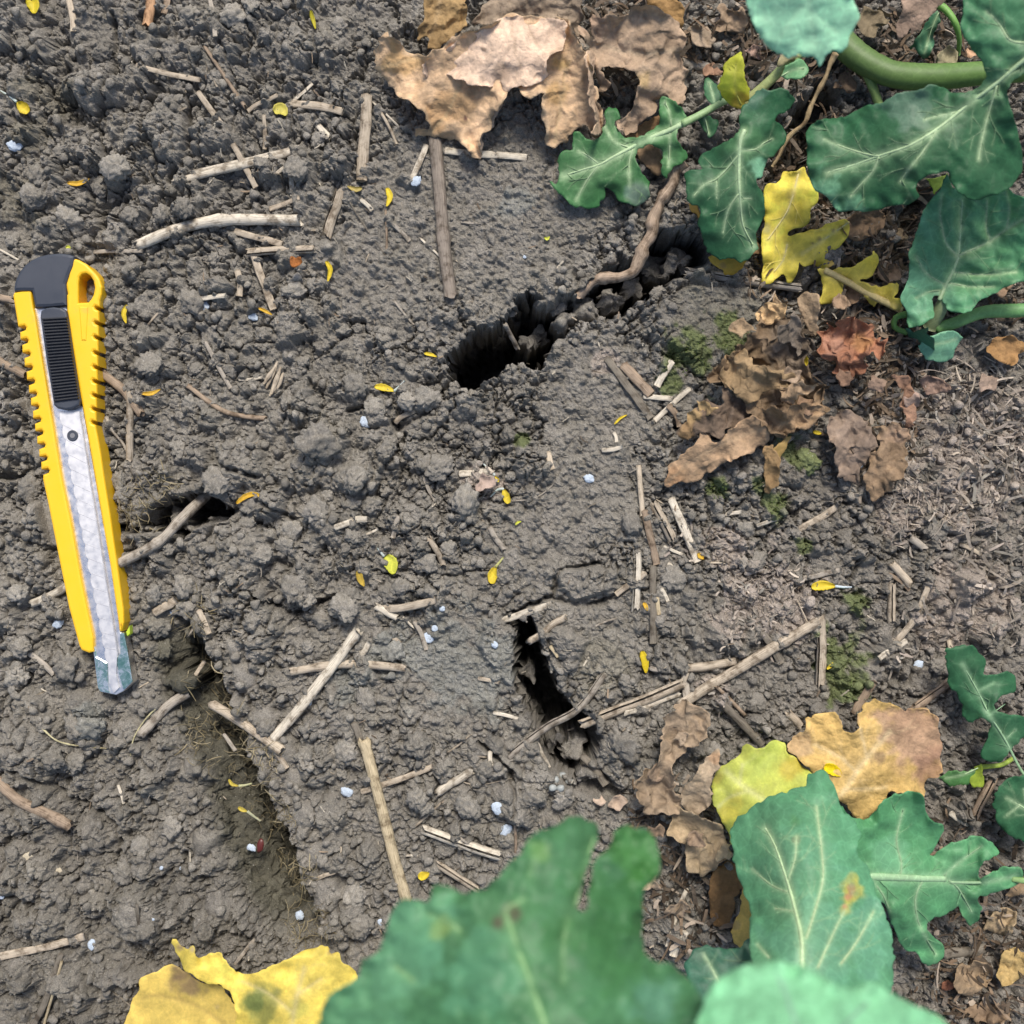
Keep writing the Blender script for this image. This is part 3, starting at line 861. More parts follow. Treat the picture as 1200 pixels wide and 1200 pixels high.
for pts, w, col, lab, kind, node in BIGS:
    if col is None: continue
    straw(pts, w, col, lab, kind, node=node)
# twig dropping into the left crack
straw([(140,661),(187,633),(213,607),(242,580)], 13, GREY, 'bent grey twig sinking into the left crack', 'round', name='twig', cat='twig', node=[0.38], z=[20, 18, 4, -25], group='twigs and sticks')
straw([(592,380),(606,408)], 6, GREY, 'grey splinter hanging inside the long crack', 'round', z=[-2, -40])
SMALL = [
 ((240,55),(287,125),5,BROWN,'round'),((160,77),(235,94),7,TAN,'flat'),((198,-8),(192,16),8,BROWN,'flat'),((343,122),(402,131),10,TAN,'flat'),((373,147),(388,162),7,PALE,'flat'),
 ((245,-5),(252,43),6,GREY,'flat'),((353,182),(324,203),5,PALE,'flat'),((340,195),(343,230),6,PALE,'flat'),((350,231),(316,245),6,TAN,'flat'),((309,135),(310,175),5,TAN,'flat'),
 ((325,112),(290,130),6,TAN,'flat'),((366,98),(340,122),4,PALE,'flat'),((110,295),(167,294),5,GREY,'flat'),((230,351),(265,346),6,PALE,'flat'),((278,317),(280,347),8,TAN,'flat'),
 ((174,380),(188,364),3,TAN,'round'),((80,-3),(86,37),8,TAN,'flat'),((-6,346),(16,352),9,BROWN,'round'),((-3,291),(22,305),3,PALE,'round'),((280,445),(308,442),4,PALE,'flat'),
 ((233,715),(245,743),8,TAN,'flat'),((221,745),(239,720),3,TAN,'round'),((257,683),(270,687),4,PALE,'flat'),((33,765),(63,790),7,GREY,'flat'),((642,530),(647,550),7,TAN,'flat'),
 ((538,555),(572,553),8,PALE,'flat'),((497,560),(510,587),5,GREY,'flat'),((574,618),(590,643),8,GREY,'round'),((503,632),(520,662),8,TAN,'round'),((463,495),(487,480),7,TAN,'flat'),
 ((392,618),(430,608),9,PALE,'flat'),((425,628),(443,620),3,PALE,'flat'),((423,767),(433,753),8,PALE,'flat'),((485,728),(500,762),7,GREY,'flat'),((468,718),(484,735),3,PALE,'round'),
 ((706,528),(730,523),6,PALE,'flat'),((720,507),(722,520),5,PALE,'flat'),((466,605),(460,630),6,GREY,'flat'),((762,783),(780,785),6,GREY,'flat'),((887,616),(911,608),5,PALE,'flat'),
 ((850,603),(870,600),5,PALE,'flat'),((1042,672),(1066,692),5,BROWN,'flat'),((1125,638),(1150,650),6,TAN,'flat'),((826,660),(848,660),3,TAN,'round'),((893,740),(916,778),9,DARK,'flat'),
 ((488,968),(518,940),3,TAN,'round'),((603,963),(604,1010),4,BROWN,'round'),((682,885),(710,920),10,DARK,'flat'),((578,835),(608,843),5,PALE,'flat'),((525,882),(550,862),2.5,TAN,'round'),
 ((574,880),(577,903),6,PALE,'flat'),((138,920),(145,942),4,PALE,'flat'),((447,133),(465,170),4,TAN,'round'),((437,120),(466,147),3,PALE,'round'),((452,247),(453,293),3,BROWN,'round'),
 ((423,234),(436,247),6,PALE,'flat'),((461,263),(480,283),5,GREY,'flat'),((493,280),(515,300),3,PALE,'round'),((462,353),(486,382),3,GREY,'round'),((783,475),(797,500),8,BROWN,'flat'),
 ((800,73),(836,79),11,GREY,'round'),((924,836),(938,851),10,TAN,'round'),((1114,953),(1135,966),8,PALE,'flat'),((873,838),(840,805),5,BROWN,'round'),((1112,750),(1116,790),6,TAN,'flat'),
 ((960,760),(935,705),2,TAN,'round'),((722,725),(700,733),3,GREY,'round'),((718,640),(745,642),3,DARK,'round'),((770,700),(772,720),6,YEL,'flat'),((775,690),(783,705),5,PALE,'flat'),
 ((783,660),(796,668),5,PALE,'flat'),((778,640),(800,650),4,PALE,'flat'),((470,755),(455,745),5,TAN,'flat'),((560,795),(585,800),5,TAN,'flat'),((645,757),(655,770),6,YEL,'flat'),
 ((160,1060),(166,1095),5,DARK,'flat'),((135,1165),(160,1185),3,DARK,'round'),((120,720),(100,735),4,GREY,'flat'),((225,800),(240,775),5,TAN,'flat'),((262,860),(276,880),5,GREY,'flat'),
 ((275,1130),(300,1100),5,GREY,'flat'),((370,1030),(395,1020),5,TAN,'flat'),((473,1003),(490,1003),3,PALE,'flat'),((540,260),(560,262),3,GREY,'flat'),((905,530),(930,512),4,GREY,'flat'),
]
for a, b, w, col, kind in SMALL:
    straw([a, ((a[0] + b[0]) / 2 + random.uniform(-1, 1) * w * 0.3, (a[1] + b[1]) / 2 + random.uniform(-1, 1) * w * 0.3), b], w, col, None, kind, group='small bits of dry straw on the soil')

def root(pts, w, w1, col, label, name='root', cat='root', lumpy=0.25, z=None, group=None):
    P = catmull(pts, 4.0, False); n = len(P); t = np.linspace(0, 1, n)
    P = P + np.stack([vnoise(t * n / 4, t * 0 + 3, 15), vnoise(t * n / 4, t * 0 + 9, 16)], -1) * w * 0.18
    if z is None: zz = np.array([gzs(x, y, -6) for x, y in P]); zz = np.convolve(np.pad(zz, 4, 'edge'), np.ones(9) / 9, 'valid') + w * 0.4
    else: zz = np.interp(t, np.linspace(0, 1, len(z)), z)
    occupy(P, w / 2 + 2)
    rad = np.linspace(w / 2, w1 / 2, n) * (1 + lumpy * vnoise(t * n / 3, t * 0, 17))
    V, F, UV = tube([(x, y, h) for (x, y), h in zip(P, zz)], rad, 10, 0.9, cap='point', ridge_amp=0.18, seed=int(pts[0][0]))
    rr = np.random.default_rng(int(pts[0][1]) + 3)
    K = np.tile(np.array(col), (len(V), 1)) * (1 + 0.2 * rr.uniform(-1, 1, (len(V), 1)))
    o = obj(name, V, F, M_STRAW, colors=K, uvs=UV, org=W(pts[0][0], pts[0][1], float(zz[0])))
    tag(o, label, cat, group)
    return o
rt = root([(800,188),(786,215),(770,240),(763,268),(755,292),(743,312),(727,324),(708,323),(695,328),(677,345)], 15, 12, (0.34, 0.26, 0.19), 'knobbly dry root bending over the long crack', z=[26, 24, 20, 16, 14, 14, 12, 10, 8, 2])
root([(980,62),(967,90),(953,117),(943,143),(923,163),(905,195)], 6, 4, (0.36, 0.27, 0.15), 'thin tan runner hanging beside the big dark green leaf', z=[60, 50, 40, 34, 28, 18])
root([(125,488),(132,505),(143,518),(150,532)], 4, 3, GREY, 'thin curled rootlet right of the knife beside the upright stick', group='thin rootlets')
root([(600,587),(618,586),(635,579),(650,566)], 2, 1.2, GREY, 'hair thin root arching right from the yellow petal pair', group='thin rootlets')
root([(45,848),(62,865),(80,872),(110,876),(137,878)], 2.4, 1.4, (0.5, 0.46, 0.28), 'thin pale root lying level below the knife tip', group='thin rootlets')
root([(184,829),(165,850),(155,870),(152,895)], 2.2, 1.4, (0.45, 0.42, 0.25), 'thin pale root hanging from the grey curved stick', group='thin rootlets')
root([(86,967),(90,985),(91,1010)], 2, 1.2, GREY, 'thin pale root dropping from the half buried stick', group='thin rootlets')
root([(410,237),(425,262),(452,300)], 1.6, 1.2, DARK, 'hair thin dark root left of the grey weathered stalk', group='thin rootlets')
root([(540,915),(560,920),(600,912)], 1.6, 1.0, TAN, 'hair thin root right of the pink frayed straw', group='thin rootlets')

def strips(name, label, cat, spots, n, lmin, lmax, wmin, wmax, cols, seed, lift=(0, 10), curl=0.6):
    """many thin bent flakes or fibres nobody could count: one object"""
    r = np.random.default_rng(seed); V = []; F = []; K = []; k = 0
    wts = np.array([s[2] ** 2 * (s[3] if len(s) > 3 else 1) for s in spots], float); wts /= wts.sum()
    for _ in range(n):
        sx, sy, sr = spots[r.choice(len(spots), p=wts)][:3]
        q = math.sqrt(r.uniform()) * sr; a = r.uniform(0, 6.28)
        x, y = sx + q * math.cos(a), sy + q * math.sin(a)
        if not (-40 < x < 1240 and -40 < y < 1240): continue
        L = lmin * (lmax / lmin) ** r.uniform(); w = r.uniform(wmin, wmax)
        th = r.uniform(0, 6.28); bend = r.normal() * curl; z0 = max(gz(x, y), -60) + r.uniform(*lift); tilt = r.normal() * 0.35
        m = 4; px, py, zz = x, y, z0; pts = []
        tw = r.uniform(-1.2, 1.2)
        for i in range(m + 1):
            pts.append((px, py, zz, th))
            px += L / m * math.cos(th); py += L / m * math.sin(th); zz += L / m * tilt; th += bend / m
            tilt -= 0.12 * r.normal() + 0.05
            zz = max(zz, gz(px, py) + 0.4) if gz(px, py) > -20 else zz
        c = np.array(cols[r.integers(len(cols))]) * r.uniform(0.5, 1.15)
        for i, (px, py, zz, t_) in enumerate(pts):
            ww = w * (0.55 + 0.45 * math.sin(math.pi * (i + 0.6) / (m + 1.2))) * r.uniform(0.8, 1.2) / 2
            ux, uy = -math.sin(t_), math.cos(t_); ct, st = math.cos(tw), math.sin(tw)
            for sgn in (-1, 1):
                V.append(((px + sgn * ww * ux * ct - 600) * S, (600 - py - sgn * ww * uy * ct) * S, (zz + sgn * ww * st) * S)); K.append(c)
        for i in range(m):
            a0 = k + 2 * i; F.append((a0, a0 + 1, a0 + 3, a0 + 2))
        k += 2 * (m + 1)
    o = obj(name, V, F, M_DRY, colors=np.array(K))
    return tag(o, label, cat, kind='stuff')
PINKS = [(0.36, 0.31, 0.27), (0.48, 0.42, 0.36), (0.30, 0.265, 0.23), (0.21, 0.185, 0.16), (0.36, 0.33, 0.29), (0.27, 0.255, 0.225), (0.55, 0.48, 0.40)]
BRNS = [(0.19, 0.135, 0.09), (0.11, 0.08, 0.055), (0.27, 0.20, 0.14), (0.15, 0.115, 0.085), (0.42, 0.35, 0.28), (0.13, 0.105, 0.08)]
strips('plant_litter', 'pinkish grey shredded plant litter covering the right side', 'plant litter',
       [(1130,520,95),(1175,610,70),(1150,700,70,0.7),(1060,600,45),(1110,440,60),(1185,480,60),(1080,740,50,0.35)], 1150, 4, 30, 0.6, 4.2, PINKS, 5, (0, 6), 0.55)
strips('crumbled_litter', 'pink crumbled plant residue patch above the long stalks', 'plant litter', [(890,690,50),(870,745,40,0.6),(840,810,22,0.5),(565,565,18),(810,640,28,0.6)], 420, 4, 12, 1.0, 3.2, PINKS, 6, (0, 4), 1.0)
strips('leaf_litter', 'dark brown leaf litter under the green plants', 'leaf litter',
       [(1010,250,70),(1040,330,50),(930,60,60),(860,40,60),(1160,330,60),(1080,60,60),(960,190,60),(1160,1110,75),(1120,1180,60),(780,960,55),(800,1060,50),(1130,1000,60,0.4),(700,60,60),(760,60,60),(1040,430,60,1.4),(1020,520,50,1.2),(960,400,50),(900,330,30)], 2900, 6, 32, 1.0, 5.8, BRNS, 7, (0, 12), 0.9)
strips('root_fibres', 'fine hair roots lining the dark furrow and cracks', 'root fibres',
       [(225,720,22),(240,790,24),(262,850,34),(290,900,34),(315,960,34),(340,1030,30),(360,1080,30),(160,590,28),(195,570,18),(240,870,30)], 900, 8, 26, 0.5, 1.2, [(0.30, 0.25, 0.15), (0.2, 0.17, 0.1), (0.36, 0.31, 0.2)], 8, (0, 7), 1.2)
strips('soil_straw_dust', 'tiny straw shreds scattered over the soil', 'straw shreds', [(600,600,620),(300,200,200),(800,620,160)], 520, 4, 13, 0.7, 2.4, [PALE, TAN, GREY, BROWN], 9, (0, 1.5), 0.4)
# ------------------------------------------------------------------ leaves
DK, MID, LT, PV = (0.03, 0.116, 0.05), (0.098, 0.285, 0.14), (0.21, 0.47, 0.29), (0.46, 0.62, 0.36)

def leaf_sheet(outline, zf, colf, spacing, tooth=0.0, thick=1.2, seed=0, step=None, hole=None):
    """triangulated sheet with an uneven margin, real thickness and per-vertex colour"""
    r = np.random.default_rng(seed)
    P = catmull(outline, step or spacing * 1.2, True)
    if tooth:
        d = np.roll(P, -1, 0) - np.roll(P, 1, 0); nrm = np.stack([d[:, 1], -d[:, 0]], -1) / (np.linalg.norm(d, axis=1)[:, None] + 1e-9)
        t = np.arange(len(P)) * (step or spacing * 1.2)
        P = P + nrm * (tooth * (vnoise(t / 11, t * 0 + seed, 7) + 0.9 * vnoise(t / 4.5, t * 0 + seed, 9)))[:, None]
    x0, y0 = P.min(0); x1, y1 = P.max(0)
    xs, ys = np.meshgrid(np.arange(x0, x1, spacing), np.arange(y0, y1, spacing))
    xs = (xs + (np.arange(xs.shape[0]) % 2)[:, None] * spacing / 2).ravel(); ys = ys.ravel()
    xs = xs + r.uniform(-.18, .18, xs.shape) * spacing; ys = ys + r.uniform(-.18, .18, ys.shape) * spacing
    m = inside(P, xs, ys); xs, ys = xs[m], ys[m]
    m = dist_poly(P, xs, ys, True) > spacing * 0.6
    if hole is not None:
        Hh = catmull(hole, spacing, True)
        m &= ~inside(Hh, xs, ys); m &= dist_poly(Hh, xs, ys, True) > spacing * 0.5
    xs, ys = xs[m], ys[m]
    pts = [Vector(p) for p in P]; n = len(pts)
    ed = [(i, (i + 1) % n) for i in range(n)]
    if hole is not None:
        k = len(pts); pts += [Vector(p) for p in Hh]; ed += [(k + i, k + (i + 1) % len(Hh)) for i in range(len(Hh))]
    pts += [Vector((a, b)) for a, b in zip(xs, ys)]
    vo, _, fo, _, _, _ = delaunay_2d_cdt(pts, ed, [], 2 if hole is not None else 1, 1e-4)
    v2 = np.array([q[:] for q in vo]); fo = [tuple(f) for f in fo if len(f) == 3]
    x, y = v2[:, 0], v2[:, 1]
    ed_d = dist_poly(P, x, y, True)
    z, ox, oy = zf(x, y, ed_d)
    K = colf(x, y, ed_d)
    top = Wn(x + ox, y + oy, z); bot = Wn(x + ox, y + oy, z - thick)
    nv = len(x)
    cnt = {}
    up = []
    for a, b, c in fo:
        ar = (x[b] - x[a]) * (y[c] - y[a]) - (x[c] - x[a]) * (y[b] - y[a])
        if ar > 0: a, b, c = a, c, b            # photo y runs down: make the top face up
        up.append((a, b, c))
        for e in ((a, b), (b, c), (c, a)): cnt[e] = cnt.get(e, 0) + 1
    F = list(up) + [(nv + a, nv + c, nv + b) for a, b, c in up]
    for (a, b) in cnt:
        if (b, a) not in cnt: F.append((b, a, nv + a, nv + b))
    V = np.concatenate([top, bot]); KK = np.concatenate([K, K * np.array([1.15, 1.12, 1.15])])
    return V, F, KK

def make_colf(color, blobs_=(), veins=(), vein_col=PV, edge_col=None, edge_w=6, seed=0, mott=0.12, side=True, vstr=0.55):
    fine_v = []
    for pts, w0, w1 in veins:
        P = catmull(pts, 6, False)
        fine_v.append((P, w0, 1.0))
    def f(x, y, ed):
        K = np.tile(np.array(color, float), (len(x), 1))
        n = fbm(x / 38 + seed, y / 38, 80, 4, 0.6); n2 = fbm(x / 9, y / 9 + seed, 84, 2)
        K = K * (1 + mott * 1.6 * n + mott * 0.6 * n2)[:, None]
        for bx, by, br, bc, bs in blobs_:
            d = np.hypot(x - bx, y - by) / br
            m = bs * smooth01((1.2 - d + 0.9 * n + 0.3 * n2) * 1.6)
            K = K * (1 - m[:, None]) + np.array(bc) * m[:, None]
        if edge_col is not None:
            m = smooth01(1 - ed / edge_w + 0.6 * n)
            K = K * (1 - m[:, None]) + np.array(edge_col) * m[:, None]
        # pale veins with their finer branches
        for P, w, s in fine_v:
            d = dist_poly(P, x, y)
            m = vstr * np.exp(-(d / (w * 0.6 + 0.7)) ** 2) + 0.07 * np.exp(-(d / (w * 3 + 3)) ** 2)
            K = K * (1 - m[:, None]) + np.array(vein_col) * m[:, None]
        if side:
            for br in branches(fine_v, seed):
                d = dist_poly(br, x, y)
                m = 0.14 * np.exp(-(d / 1.2) ** 2)
                K = K * (1 - m[:, None]) + np.array(vein_col) * m[:, None]
        return np.clip(K, 0.003, 0.85)
    return f

_bc = {}
def branches(fv, seed):
    key = (seed, len(fv))
    if key in _bc: return _bc[key]
    r = np.random.default_rng(seed + 77); out = []
    for P, w, s in fv:
        n = len(P); sgn = 1
        for i in range(3, n - 1, 3):
            d = P[min(i + 1, n - 1)] - P[i - 1]; a = math.atan2(d[1], d[0]) + sgn * r.uniform(0.5, 0.85); sgn = -sgn
            L = r.uniform(16, 42); q = P[i].copy(); pl = [tuple(q)]
            for _ in range(4):
                a += r.uniform(-0.25, 0.25); q = q + L / 4 * np.array([math.cos(a), math.sin(a)]); pl.append(tuple(q))
            out.append(pl)
            if L > 22:
                a2 = a + r.choice([-1, 1]) * r.uniform(0.5, 0.9); q2 = np.array(pl[2]); p2 = [tuple(q2)]
                for _ in range(3):
                    a2 += r.uniform(-0.25, 0.25); q2 = q2 + L / 6 * np.array([math.cos(a2), math.sin(a2)]); p2.append(tuple(q2))
                out.append(p2)
    _bc[key] = out
    return out

def facets(x, y, sc, seed):
    """crumpled paper: flat facets between random fold points"""
    r = np.random.default_rng(seed + 9000)
    x0, x1, y0, y1 = x.min() - 2 * sc, x.max() + 2 * sc, y.min() - 2 * sc, y.max() + 2 * sc
    px, py = np.meshgrid(np.arange(x0, x1 + sc, sc), np.arange(y0, y1 + sc, sc))
    px = (px + r.uniform(-.45, .45, px.shape) * sc).ravel(); py = (py + r.uniform(-.45, .45, py.shape) * sc).ravel()
    vo, _, fo, _, _, _ = delaunay_2d_cdt([Vector((a, b)) for a, b in zip(px, py)], [], [], 0, 1e-5)
    v = np.array([q[:] for q in vo]); h = r.uniform(-1, 1, len(v)); out = np.zeros(x.shape)
    for f in fo:
        (ax, ay), (bx, by), (cx, cy) = v[f[0]], v[f[1]], v[f[2]]
        m = (x >= min(ax, bx, cx)) & (x <= max(ax, bx, cx)) & (y >= min(ay, by, cy)) & (y <= max(ay, by, cy))
        if not m.any(): continue
        D = (by - cy) * (ax - cx) + (cx - bx) * (ay - cy)
        if abs(D) < 1e-9: continue
        xx, yy = x[m], y[m]
        w0 = ((by - cy) * (xx - cx) + (cx - bx) * (yy - cy)) / D; w1 = ((cy - ay) * (xx - cx) + (ax - cx) * (yy - cy)) / D; w2 = 1 - w0 - w1
        k = (w0 >= -1e-6) & (w1 >= -1e-6) & (w2 >= -1e-6)
        t = out[m]; t[k] = (w0 * h[f[0]] + w1 * h[f[1]] + w2 * h[f[2]])[k]; out[m] = t
    return out

def leaf(name, label, outline, zc, color, veins=(), spacing=2.6, blobs_=(), quilt=1.6, ripple=2.0, tooth=1.7, mat=None, seed=1, cat='leaf', group=None,
         parent=None, edge_col=None, edge_w=6, crumple=0.0, cscale=22.0, curl=0.0, vein_col=PV, thick=0.7, vein_geo=True, hole=None, mott=0.17, step=None, fold=None, part_label=None, vstr=0.55, side=True):
    fv = [catmull(p, 6, False) for p, _, _ in veins]
    def zf(x, y, ed):
        z = tps(zc, x, y) + (8.0 if name == 'dry_leaf' else 0.0)
        if fv and quilt:
            d = np.full(x.shape, 1e9)
            for P in fv: d = np.minimum(d, dist_poly(P, x, y))
            z = z + quilt * (1 - np.exp(-d / 9.0)) + quilt * 0.5 * fbm(x / 16 + seed, y / 16, 90, 2)
        if ripple:
            z = z + ripple * np.exp(-ed / 16) * vnoise(x / 15 + seed, y / 15, 92) * 2
        ox = np.zeros_like(x); oy = np.zeros_like(x)
        if crumple:
            wx = 0.8 * x + 0.6 * y + 16 * vnoise(x / 24 + seed, y / 24, 93) + 6 * vnoise(x / 9, y / 9, 91); wy = 0.8 * y - 0.6 * x + 16 * vnoise(x / 24, y / 24 + seed, 94) + 6 * vnoise(x / 9, y / 9 + seed, 92)
            a = facets(x, y, cscale * 2.0, seed); b = facets(x, y, cscale * 0.95, seed + 31); c = facets(x, y, cscale * 0.42, seed + 57)
            z = z + crumple * (1.15 * a + 0.55 * b + 0.2 * c + 0.35 * (1 - 2 * np.abs(vnoise(wx / cscale + seed, wy / cscale, 95))))
            ox = crumple * 0.35 * vnoise(x / 8 + seed, y / 8, 98); oy = crumple * 0.35 * vnoise(x / 8, y / 8 + seed, 99)
        if curl:
            z = z + curl * np.exp(-ed / 7.0) * (0.4 + vnoise(x / 24 + seed, y / 24, 33))
        return z, ox, oy
    colf = make_colf(color, blobs_, veins, vein_col, edge_col, edge_w, seed, mott, side=side, vstr=vstr)
    V, F, K = leaf_sheet(outline, zf, colf, spacing, tooth, thick, seed, step, hole)
    org = V[:len(V) // 2].mean(0)
    if parent is None:
        o = obj(name, V, F, mat or M_GREEN, colors=K, org=org)
        tag(o, label, cat, group)
    else:
        o = obj(name, V, F, mat or M_GREEN, parent=parent, colors=K, org=org)
        if part_label: o['label'] = part_label
    rim = np.array([len(f) < 4 for f in F]); o.data.polygons.foreach_set('use_smooth', rim); o.data.update()
    if vein_geo:
        if side and veins:                       # the fine net of side veins, one joined part
            BV = []; BF = []; BU = []; nb = 0
            for br in branches([(catmull(p, 6, False), w, 1.0) for p, w, _ in veins], seed):
                q = catmull(br, 4, False)
                ok = inside(outline, q[:, 0], q[:, 1]); 
                if not ok.all(): q = q[:int(np.argmin(ok))]
                if len(q) < 4: continue
                z2, _, _ = zf(q[:, 0], q[:, 1], np.full(len(q), 40.0))
                rd = np.linspace(0.6, 0.2, len(q))
                v_, f_, u_ = tube([(a, b, c + 0.05) for (a, b), c in zip(q, z2)], rd, 5, 0.8, cap='point', ridge_amp=0.0, seed=1)
                BV.append(v_); BF += [tuple(i + nb for i in t) for t in f_]; BU += list(u_); nb += len(v_)
            if BV:
                BV = np.concatenate(BV); cc = np.array(color) * 0.72 + np.array(vein_col) * 0.28
                obj('vein_network', BV, BF, M_VEIN, parent=o, colors=np.tile(cc, (len(BV), 1)), uvs=BU)
        for i, (pts, w0, w1) in enumerate(veins):
            P = catmull(pts, 5, False)
            zz, _, _ = zf(P[:, 0], P[:, 1], np.full(len(P), 40.0))
            rad = np.linspace(w0 / 2, w1 / 2, len(P))
            vv, ff, uv = tube([(a, b, c + rr_ * 0.1) for (a, b), c, rr_ in zip(P, zz, rad)], rad, 7, 0.75, cap='point', ridge_amp=0.05, seed=i)
            kk = np.tile(np.array(vein_col) * (0.95 if i == 0 else 0.8), (len(vv), 1))
            if len(P) > 2: obj('midrib' if i == 0 else 'vein', vv, ff, M_VEIN, parent=o, colors=kk, uvs=uv)
    return o
M_VEIN = mat_leaf('leaf_vein', 0.5, 0.15, 0.35, bstr=0.1)

def stem_tube(name, pts, w, w1, col, label=None, cat=None, parent=None, tipcol=None, flat=0.9, nseg=14):
    P = catmull(pts, 5, False); n = len(P); t = np.linspace(0, 1, n)
    rad = np.linspace(w / 2, w1 / 2, n) * (1 + 0.04 * vnoise(t * 9, t * 0, 19))
    V, F, UV = tube([tuple(p) for p in P], rad, nseg, flat, cap='point', ridge_amp=0.04, seed=3)
    tt = np.repeat(t, nseg); tt = np.concatenate([tt, np.ones(len(V) - len(tt))])
    K = np.array(col)[None] * (1 - tt[:, None]) + np.array(tipcol or col)[None] * tt[:, None]
    o = obj(name, V, F, M_VEIN, parent=parent, colors=K, uvs=UV, org=None if parent is not None else W(*pts[0]))
    if label: tag(o, label, cat)
    return o

G8 = lambda pts: T(800, 0, 3, pts)           # crops of the photograph the outlines were read from
# --- upper right: stem, large dark leaf, pale leaf
st = stem_tube('rapeseed_stalk', [(960, 20, 20), (985, 48, 30), (1008, 68, 36), (1035, 83, 40), (1060, 89, 45), (1100, 90, 55), (1150, 86, 70), (1260, 76, 100)], 33, 26, (0.10, 0.16, 0.055), 'thick curved green stem at the upper right behind the big dark leaf', 'stem', tipcol=(0.13, 0.25, 0.06))
stem_tube('side_branch', [(1012, 80, 34), (1022, 100, 30), (1030, 122, 22)], 11, 10, (0.20, 0.30, 0.10), parent=st)
pe = leaf('rapeseed_leaf', 'large dark green lobed leaf with pale midrib at the upper right',
     G8([(435,540),(440,450),(490,420),(545,412),(600,395),(650,370),(700,360),(760,330),(840,312),(872,297),(920,310),(955,330),(1000,322),(1040,308),(1065,270),(1055,225),(1030,195),(1000,150),(978,100),(985,40),(992,-20),(1040,-110),(1180,-150),(1330,-120),(1380,20),(1330,140),(1230,240),(1165,280),(1145,310),(1150,360),(1165,420),(1185,490),(1195,560),(1190,610),(1150,660),(1085,690),(1020,702),(985,692),(960,665),(940,635),(930,605),(900,610),(860,620),(830,640),(822,655),(830,690),(800,715),(760,722),(720,727),(640,745),(590,737),(550,745),(530,730),(500,692),(465,670),(443,620)]),
     [(945,180,120),(985,130,125),(980,240,112),(1060,170,165),(1075,230,145),(1100,120,172),(1140,215,170),(1190,190,160),(1180,90,205),(1150,10,215),(1250,-20,235),(1240,60,225)], DK,
     [(G8([(1290,150),(1200,212),(1100,295),(1000,370),(900,450),(800,510),(690,548),(600,580),(510,605)]), 6, 1.6), (G8([(690,548),(640,540),(560,515),(500,490)]), 2.6, 1), (G8([(1105,300),(1075,400),(1050,500),(1040,560)]), 3.2, 1.2),
      (G8([(895,455),(840,540),(790,600),(765,640)]), 2.6, 1), (G8([(690,550),(670,600),(625,650),(590,690)]), 2.6, 1), (G8([(960,395),(900,408),(850,420)]), 2, 1), (G8([(1200,150),(1150,140),(1110,80),(1070,40)]), 3, 1.2)],
     spacing=2.1, quilt=3.0, ripple=3.0, tooth=1.0, seed=3, blobs_=[(1065,118,32,(0.14,0.22,0.17),0.5),(965,235,24,LT,0.5),(1000,243,16,LT,0.4),(1160,30,60,MID,0.5)])
stem_tube('petiole', [(1228,52,235),(1320,10,170),(1420,-40,20)], 9, 11, (0.22, 0.36, 0.14), parent=pe)
pe = leaf('rapeseed_leaf', 'pale bluish green leaf reaching in from the top edge',
     G8([(222,-20),(228,30),(240,70),(265,125),(300,165),(345,190),(375,205),(405,187),(425,200),(452,195),(465,215),(480,236),(498,210),(525,177),(548,185),(572,160),(600,110),(617,60),(600,0),(560,-90),(420,-150),(280,-120)]),
     [(880,20,330),(940,60,320),(1000,20,330),(940,-20,350),(900,50,322),(960,75,310)], (0.38, 0.72, 0.49), [(G8([(430,-140),(440,-40),(450,60),(465,150)]), 5, 2), (G8([(445,0),(380,70),(345,130)]), 3, 1.2), (G8([(447,30),(500,80),(540,110)]), 3, 1.2)], spacing=3.2, quilt=2, ripple=2, seed=5, vein_col=(0.42, 0.70, 0.48), vein_geo=False)
stem_tube('petiole', [(942,-60,345),(960,-210,250),(1010,-340,20)], 8, 12, (0.22, 0.36, 0.14), parent=pe)
# --- L5 plant at the right edge
Z5 = lambda pts: T(1000, 180, 4.615, pts)
pl = empty('rapeseed_plant', W(1090, 385, 20), 'young rapeseed plant with a cupped veined leaf at the right edge', 'plant')
leaf('leaf', None, Z5([(250,790),(290,680),(300,560),(330,470),(355,370),(400,280),(460,205),(505,110),(545,190),(640,215),(750,200),(820,170),(860,205),(930,235),(1040,270),(1060,500),(1000,640),(923,690),(850,710),(760,760),(700,790),(655,830),(640,855),(560,860),(520,850),(480,800),(452,772),(432,790),(440,870),(400,915),(300,945),(288,860)]),
     [(1060,350,52),(1065,380,42),(1080,300,72),(1105,215,98),(1122,300,62),(1105,345,48),(1160,230,104),(1200,240,112),(1190,300,78),(1200,325,92),(1140,355,62),(1085,375,50)], MID,
     [(Z5([(465,790),(500,710),(540,630),(568,552),(578,440),(590,250)]), 5, 1.5), (Z5([(568,552),(660,510),(745,468),(840,400),(940,345)]), 3.5, 1.5), (Z5([(745,468),(720,400),(725,250)]), 2.4, 1), (Z5([(545,640),(700,655),(880,640)]), 2.6, 1), (Z5([(560,550),(500,480),(470,330),(480,220)]), 2.4, 1), (Z5([(500,710),(400,650),(340,560)]), 2.4, 1), (Z5([(470,740),(400,750),(340,780)]), 2, 1), (Z5([(830,405),(845,300),(830,200)]), 2, 1), (Z5([(520,700),(640,720),(760,720)]), 2.2, 1)],
     spacing=2.1, quilt=8.0, ripple=2.5, seed=8, parent=pl, tooth=1.0, blobs_=[(1070,345,36,LT,0.55),(1085,300,28,(0.08,0.22,0.11),0.5),(1150,300,34,DK,0.35),(1090,260,18,LT,0.3)], part_label='cupped quilted green leaf')
stem_tube('petiole', [(1097, 385, 26), (1120, 378, 30), (1152, 366, 36), (1190, 364, 44), (1260, 362, 60)], 13, 19, (0.17, 0.34, 0.12), parent=pl, tipcol=(0.13, 0.32, 0.12))
